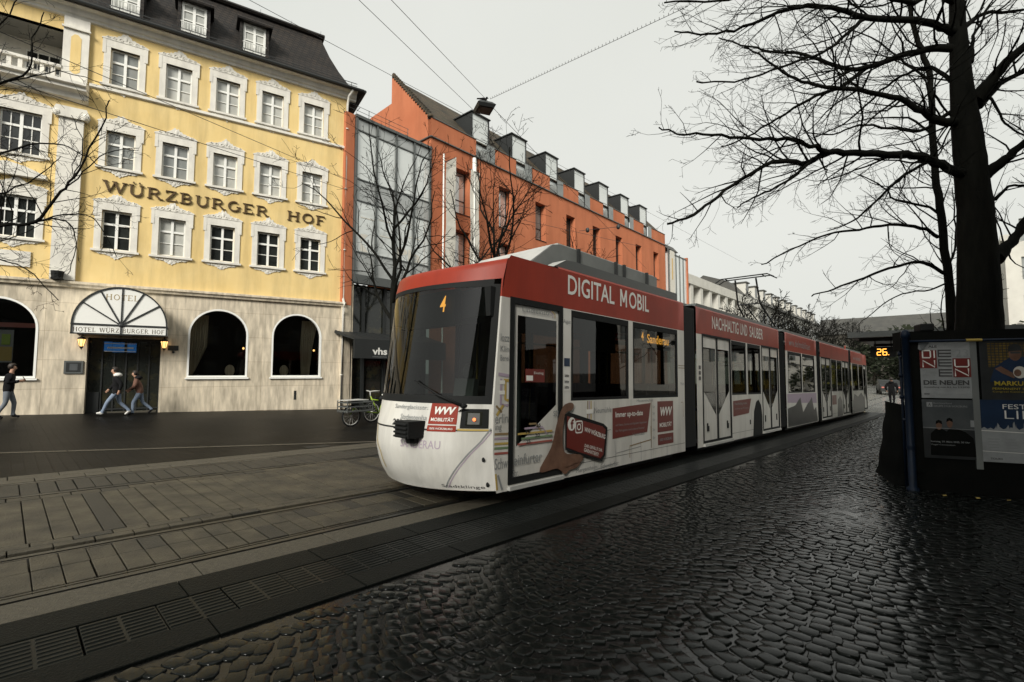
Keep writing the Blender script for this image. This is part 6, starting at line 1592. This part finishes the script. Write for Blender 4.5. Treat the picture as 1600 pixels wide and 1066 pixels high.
# ================================================================== PEOPLE
def person(label, loc, heading, J, cols, height=1.72, hair='hair', hood=None, long=0.0):
    """one continuous skinned body; x is forward, y is left"""
    root = thing('person', label, 'person', loc, heading)
    V = {'pelvis': ((0, 0, .93), .135), 'waist': ((.01, 0, 1.08), .155), 'chest': ((.02, 0, 1.30), .175), 'neckb': ((.02, 0, 1.46), .085), 'neck': ((.03, 0, 1.53), .055),
         'jaw': ((.055, 0, 1.585), .070), 'skull': ((.045, 0, 1.665), .092), 'crown': ((.035, 0, 1.735), .065), 'nose': ((.145, 0, 1.635), .013)}
    E = [('pelvis', 'waist'), ('waist', 'chest'), ('chest', 'neckb'), ('neckb', 'neck'), ('neck', 'jaw'), ('jaw', 'skull'), ('skull', 'crown'), ('skull', 'nose')]
    zone = {'pelvis': 0, 'waist': 0, 'chest': 0, 'neckb': 0, 'neck': 2, 'jaw': 2, 'skull': 2, 'crown': 2, 'nose': 2}
    for sd, nm in ((1, 'l'), (-1, 'r')):
        j = J[nm]
        V['sh' + nm] = ((.02, sd * .19, 1.41), .098); V['el' + nm] = ((j['el'][0], sd * j['el'][1], j['el'][2]), .074); V['wr' + nm] = ((j['wr'][0], sd * j['wr'][1], j['wr'][2]), .042)
        hd = (Vector(V['wr' + nm][0]) - Vector(V['el' + nm][0])).normalized(); w0 = Vector(V['wr' + nm][0])
        V['pa' + nm] = (tuple(w0 + hd * .075), .032); E += [('chest', 'sh' + nm), ('sh' + nm, 'el' + nm), ('el' + nm, 'wr' + nm), ('wr' + nm, 'pa' + nm)]
        zone.update({'sh' + nm: 0, 'el' + nm: 0, 'wr' + nm: 0, 'pa' + nm: 2})
        sidev = hd.cross(Vector((0, 1, 0))).normalized()
        for f, (off, ln) in enumerate(((-.026, .065), (-.009, .078), (.009, .074), (.025, .058))):
            b0 = w0 + hd * .10 + sidev * off; V['f%d%s' % (f, nm)] = (tuple(b0 + hd * ln * .4), .010); V['g%d%s' % (f, nm)] = (tuple(b0 + hd * ln * .8 + Vector((0, -sd * .02, 0))), .008)
            E += [('pa' + nm, 'f%d%s' % (f, nm)), ('f%d%s' % (f, nm), 'g%d%s' % (f, nm))]; zone['f%d%s' % (f, nm)] = zone['g%d%s' % (f, nm)] = 2
        V['th' + nm] = (tuple(w0 + hd * .075 - sidev * .055), .010); E.append(('pa' + nm, 'th' + nm)); zone['th' + nm] = 2
        V['hi' + nm] = ((0, sd * .095, .88), .105); V['kn' + nm] = ((j['kn'][0], sd * .10, j['kn'][1]), .068); V['an' + nm] = ((j['an'][0], sd * .10, j['an'][1]), .048)
        td = Vector((math.cos(j.get('ft', 0)), 0, math.sin(j.get('ft', 0)))); a0 = Vector(V['an' + nm][0])
        V['he' + nm] = (tuple(a0 + Vector((-.03, 0, -.045))), .042); V['to' + nm] = (tuple(a0 + td * .17 + Vector((0, 0, -.05))), .038)
        E += [('pelvis', 'hi' + nm), ('hi' + nm, 'kn' + nm), ('kn' + nm, 'an' + nm), ('an' + nm, 'he' + nm), ('an' + nm, 'to' + nm)]
        zone.update({'hi' + nm: 1, 'kn' + nm: 1, 'an' + nm: 1, 'he' + nm: 3, 'to' + nm: 3})
    lean = J.get('lean', 0.0); sc = height / 1.80
    keys = list(V); P = []
    for k in keys:
        x, y, z = V[k][0]
        if z > .9 and k[:2] not in ('hi', 'kn', 'an'): x, z = x + math.sin(lean) * (z - .93), .93 + (z - .93) * math.cos(lean)
        P.append(Vector((x * sc, y * sc, z * sc)))
    me = bpy.data.meshes.new('b'); me.from_pydata([tuple(p) for p in P], [(keys.index(a), keys.index(b)) for a, b in E], [])
    o = bpy.data.objects.new('b', me); COL.objects.link(o)
    md = o.modifiers.new('s', 'SKIN'); md.branch_smoothing = .4
    for i, k in enumerate(keys):
        r_ = V[k][1] * sc; me.skin_vertices[0].data[i].radius = (r_, r_ * (1.15 if k in ('pelvis', 'waist', 'chest') else 1))
        me.skin_vertices[0].data[i].use_root = (k == 'pelvis')
    o.modifiers.new('d', 'SUBSURF').levels = 2
    dg = bpy.context.evaluated_depsgraph_get(); nm_ = bpy.data.meshes.new_from_object(o.evaluated_get(dg)); bpy.data.objects.remove(o); nm_.name = 'body'
    for c in cols: nm_.materials.append(M[c])
    seg = [(P[keys.index(a)], P[keys.index(b)], zone[b] if zone[a] != 2 or zone[b] == 2 else zone[a]) for a, b in E]
    coat = .93 - long
    for f in nm_.polygons:
        c = f.center; best = None
        for a, b, zn in seg:
            t = max(0, min(1, (c - a).dot(b - a) / max(1e-9, (b - a).length_squared))); d = (c - (a + (b - a) * t)).length
            if best is None or d < best[0]: best = (d, zn, a, b)
        zn = best[1]
        if zn == 1 and c.z > coat * sc: zn = 0
        f.material_index = zn; f.use_smooth = True
    bo = bpy.data.objects.new('body', nm_); COL.objects.link(bo); bo.parent = root
    hc = P[keys.index('skull')]; h_ = MB()
    if hair:
        n0 = len(h_.v); h_.ball((0, 0, 0), .112 * sc, .100 * sc, .112 * sc, 12)
        h_.mapv(lambda x, y, z: (hc.x - .018 * sc + (x if x < .03 or z > .05 else x * .45), hc.y + y, hc.z + .022 * sc + (z if z > -.05 else z * .9)), n0)
        h_.build('hair', [hair], root, smooth=True)
    e = MB()
    for sd in (-1, 1): e.ball((hc.x + .083 * sc, sd * .033 * sc, hc.z - .005), .010, .013, .009, 5)
    e.ball((hc.x + .088 * sc, 0, hc.z - .062 * sc), .008, .024, .007, 5); e.build('face_features', ['hair'], root, smooth=True)
    if hood:
        h_ = MB(); nb = P[keys.index('neckb')]; h_.ball((nb.x - .06, 0, nb.z + .03), .13, .15, .085, 10); h_.build('hood', [hood], root, smooth=True)
    return root
WALK = {'l': {'el': (-.16, .26, 1.16), 'wr': (-.08, .26, .93), 'kn': (.26, .52), 'an': (.40, .12), 'ft': .35}, 'r': {'el': (.10, .26, 1.15), 'wr': (.26, .24, .97), 'kn': (-.06, .49), 'an': (-.38, .17), 'ft': -.5}, 'lean': .10}
WALK2 = {'l': {'el': (.12, .24, 1.14), 'wr': (.32, .18, 1.02), 'kn': (.20, .50), 'an': (.20, .09), 'ft': 0}, 'r': {'el': (.10, .24, 1.14), 'wr': (.30, .18, 1.0), 'kn': (-.08, .50), 'an': (-.42, .20), 'ft': -.6}, 'lean': .22}
PHONE = {'l': {'el': (.02, .25, 1.15), 'wr': (.24, .10, 1.22), 'kn': (.14, .50), 'an': (.12, .09), 'ft': 0}, 'r': {'el': (.02, .25, 1.15), 'wr': (.25, .10, 1.20), 'kn': (-.02, .50), 'an': (-.22, .12), 'ft': -.3}, 'lean': .05}
BACK = {'l': {'el': (-.04, .30, 1.16), 'wr': (.10, .27, 1.0), 'kn': (.10, .50), 'an': (.16, .09), 'ft': 0}, 'r': {'el': (-.04, .30, 1.16), 'wr': (.10, .27, 1.0), 'kn': (.04, .50), 'an': (-.16, .11), 'ft': -.2}, 'lean': .04}
def gp(x, y): return (x, y, gz(x, y))
hot_left = HOT.rot + math.pi
person('walking person in black coat with pale hood and jeans, nearer to the hotel door', gp(-14.1, 17.35), hot_left, WALK, ['black_cloth', 'denim', 'skin', 'shoe_white'], 1.76, 'hair', 'white_cloth', .12)
person('walking person in brown padded jacket with dark fur hood before the hotel entrance', gp(-13.75, 17.95), hot_left, WALK2, ['brown_cloth', 'denim', 'skin', 'black_cloth'], 1.66, 'hair', 'black_cloth', .06)
pm = person('person in black jacket looking at a phone at left edge of the picture', gp(-16.35, 15.75), HOT.rot, PHONE, ['black_cloth', 'denim2', 'skin', 'black_cloth'], 1.80, 'hair', None, .06)
pf = at(1394, 630, 32.0); person('distant person in dark jacket walking away on the wet bright street', (pf.x, pf.y, gz(pf.x, pf.y)), math.atan2(dy, dx) - .1, BACK, ['black_cloth', 'black_cloth', 'skin', 'black_cloth'], 1.93, 'hair', 'black_cloth', .08)
ph_ = MB(); ph_.box(-.006, .006, -.037, .037, -.075, .075); po_ = ph_.build('phone', ['black'], None, bevel=.006)
tag(po_, 'dark phone held in front by the person at left edge', 'phone')
q = Vector((.36, 0, 1.29)); cr, sr = math.cos(HOT.rot), math.sin(HOT.rot); po_.location = (-16.35 + q.x * cr, 15.75 + q.x * sr, gz(-16.35, 15.75) + q.z); po_.rotation_euler = (0, -.5, HOT.rot)

# ================================================================== CARGO BICYCLE, BENCH, FAR VEHICLES
bk = thing('cargo_bicycle', 'lime green cargo bicycle with slatted crate in front, parked by the hotel corner', 'bicycle', gp(-5.1, 15.45), math.atan2(.80, .60))
def wheel(x, r_):
    w = MB(); n = 28; w.tube([(x + r_ * math.cos(2 * math.pi * i / n), 0, r_ + .01 + r_ * math.sin(2 * math.pi * i / n)) for i in range(n + 1)], .026, 6, 0, False); wo_ = w.build('wheel', ['black'], bk, smooth=True)
    w = MB(); w.tube([(x + (r_ - .035) * math.cos(2 * math.pi * i / n), 0, r_ + .01 + (r_ - .035) * math.sin(2 * math.pi * i / n)) for i in range(n + 1)], .012, 5, 0, False)
    for i in range(14): a = 2 * math.pi * i / 14; w.tube([(x, .02 * (-1) ** i, r_ + .01), (x + (r_ - .04) * math.cos(a), 0, r_ + .01 + (r_ - .04) * math.sin(a))], .003, 3)
    w.tube([(x, -.05, r_ + .01), (x, .05, r_ + .01)], .022, 8); w.build('rim', ['roof_light'], wo_)
wheel(0, .32); wheel(1.62, .32)
w = MB(); w.tube([(0, .06, .33), (.12, .06, .55), (.55, 0, .42), (1.05, 0, .35)], .022, 6); w.tube([(1.05, 0, .35), (.72, 0, .92)], .02, 6); w.tube([(1.05, 0, .35), (1.30, 0, .88)], .02, 6); w.tube([(.75, 0, .82), (1.24, 0, .74)], .02, 6); w.tube([(1.05, .05, .35), (1.62, .05, .33)], .014, 5); w.tube([(1.27, .05, .78), (1.62, .05, .33)], .012, 5); w.build('frame', ['lime'], bk, smooth=True)
w = MB()
for z in (.50, .63, .76):
    for y in (-.26, .26): w.bar((-.32, y, z), (.62, y, z), .015, .035)
    w.bar((-.32, -.26, z), (-.32, .26, z), .015, .035); w.bar((.62, -.26, z), (.62, .26, z), .015, .035)
for x in (-.32, .62):
    for y in (-.26, .26): w.bar((x, y, .45), (x, y, .82), .025, .025)
w.box(-.3, .6, -.24, .24, .45, .465); w.build('crate', ['steel_grey'], bk)
w = MB(); w.box(-.33, .45, -.27, .27, .82, .84); w.build('crate_lid', ['roof_light'], bk)
w = MB(); w.ball((1.32, 0, .95), .14, .085, .035, 8); w.tube([(1.30, 0, .88), (1.31, 0, .94)], .015, 5); w.build('saddle', ['white_paint'], bk, smooth=True)
w = MB(); w.tube([(.72, 0, .9), (.70, 0, 1.08)], .016, 5); w.tube([(.86, -.30, 1.10), (.72, -.22, 1.10), (.70, 0, 1.08), (.72, .22, 1.10), (.86, .30, 1.10)], .014, 5); w.build('handlebar', ['roof_light'], bk, smooth=True)
w = MB(); w.lathe([(.09, -.01), (.09, .01)], (0, 0, 0), 14); w.mapv(lambda x, y, z: (x + 1.05, z + .05, y + .35)); w.tube([(1.05, .05, .35), (1.17, .08, .30)], .01, 5); w.tube([(1.05, -.05, .35), (.93, -.08, .40)], .01, 5); w.build('crank', ['dark'], bk)
b2 = thing('bicycle', 'dark bicycle leaning behind the lime cargo bicycle', 'bicycle', gp(-4.9, 17.0), math.atan2(.80, .60)); bk_, bk = bk, b2
wheel(0, .34); wheel(1.05, .34); bk = bk_
w = MB(); w.tube([(0, 0, .35), (.15, 0, .85), (.62, 0, .80), (.45, 0, .32), (.15, 0, .78)], .016, 5); w.tube([(.45, 0, .32), (1.05, 0, .35), (.62, 0, .8)], .014, 5); w.tube([(.15, 0, .85), (.12, 0, 1.02), (.12, -.25, 1.02)], .012, 5); w.tube([(.12, 0, 1.02), (.12, .25, 1.02)], .012, 5); w.build('frame', ['dark'], b2)
w = MB(); w.ball((.62, 0, .95), .13, .08, .035, 7); w.tube([(.62, 0, .8), (.62, 0, .93)], .012, 5); w.build('saddle', ['white_paint'], b2, smooth=True)
bn = thing('bench', 'end of a dark wooden bench at left edge of the pavement', 'bench', gp(-13.35, 11.75), HOT.rot)
w = MB()
for q in range(4): w.box(-1.6, .42, -.22 + q * .12, -.12 + q * .12, .44, .47)
w.build('seat', ['board'], bn, bevel=.005)
for x in (-1.4, .3):
    w = MB(); w.box(x, x + .06, -.2, -.14, -.05, .44); w.box(x, x + .06, .18, .24, -.05, .44); w.box(x, x + .06, -.14, .18, .38, .44); w.build('leg', ['dark'], bn)
dr = MB()                                              # drain grate
for q in range(9): a = 4.7 + q * .06; dr.face([su(a, 10.66, .008), su(a + .04, 10.66, .008), su(a + .04, 10.95, .008), su(a, 10.95, .008)][::-1])
o = dr.build('drain_grate', ['dark'], None); tag(o, 'dark drain grate in the pavement edge left of the tram front', 'drain')
yt = thing('yellow_tram', 'yellow rail vehicle far down the street beside the end of tram', 'tram', su(47, 9.4), math.atan2(dy, dx))
w = MB(); w.prism([(-1.15, .3), (1.15, .3), (1.15, 2.9), (.9, 3.2), (-.9, 3.2), (-1.15, 2.9)], 0, 14, 'x'); w.build('body', ['yellow_tram'], yt, bevel=.1)
w = MB(); w.box(-.02, -.01, -1.0, 1.0, 1.4, 2.6); w.build('windscreen', ['pane_dark'], yt); w = MB(); w.box(-.03, -.012, -1.1, 1.1, .95, 1.25); w.build('stripe', ['slab2'], yt)
for q in range(5): w = MB(); w.box(.8 + q * 2.5, 2.8 + q * 2.5, -1.17, -1.152, 1.4, 2.5); w.build('window', ['pane_dark'], yt)
CARS = [(60, 3.0, 'car_silver', 'silver car far down the street, right of the walking person'), (63, 6.4, 'dark', 'dark car far down the street, left of the walking person'), (70, 1.2, 'white_paint', 'white car farthest down the street near the dark trees')]
for s, u, m_, lab in CARS:
    c = thing('parked_car', lab, 'car', su(s, u), math.atan2(dy, dx) + .2, 'cars at the end of the street')
    w = MB(); w.prism([(-2.1, .3), (-2.15, .75), (-1.9, .9), (-1.2, 1.0), (-.7, 1.42), (.9, 1.45), (1.6, 1.0), (2.1, .85), (2.15, .35)], -.85, .85, 'y'); w.build('body', [m_], c, bevel=.06)
    w = MB(); w.prism([(-1.05, 1.0), (-.65, 1.36), (.85, 1.38), (1.4, 1.02)], -.87, .87, 'y'); w.build('window', ['pane_dark'], c)
    for x in (-1.3, 1.3):
        for y in (-.8, .8): w = MB(); w.lathe([(.001, -.1), (.3, -.1), (.32, 0), (.3, .1), (.001, .1)], (0, 0, 0), 12); w.mapv(lambda a, b, z: (a + x, z + y, b + .32)); w.build('wheel', ['black'], c)
    for y in (-.6, .6): w = MB(); w.box(-2.17, -2.1, y - .15, y + .15, .66, .8); w.build('rear_light', ['red_line'], c)
for i, (s, u) in enumerate(((40.5, 11.6), (56, 11.8))):
    sl = thing('street_lamp', ['double globe street lamp beside the tail of tram', 'farther globe street lamp down the street'][i], 'street lamp', su(s, u), 0, 'globe street lamps')
    w = MB(); w.tube([(0, 0, -.1), (0, 0, 3.6)], .05, 8); w.tube([(-.35, 0, 3.6), (.35, 0, 3.6)], .03, 6); w.build('pole', ['dark'], sl)
    for x in (-.35, .35): w = MB(); w.ball((x, 0, 3.8), .2, .2, .2, 10); w.build('globe', ['white_paint'], sl, smooth=True)
# chevron marker on the tram's tail roof
w = MB(); w.prism([(27.4, 3.35), (27.7, 3.35), (27.55, 3.75)], -.5, -.46, 'y'); w.tube([(27.55, -.48, 3.2), (27.55, -.48, 3.36)], .02, 5); w.build('roof_flag', ['red_body'], tram)
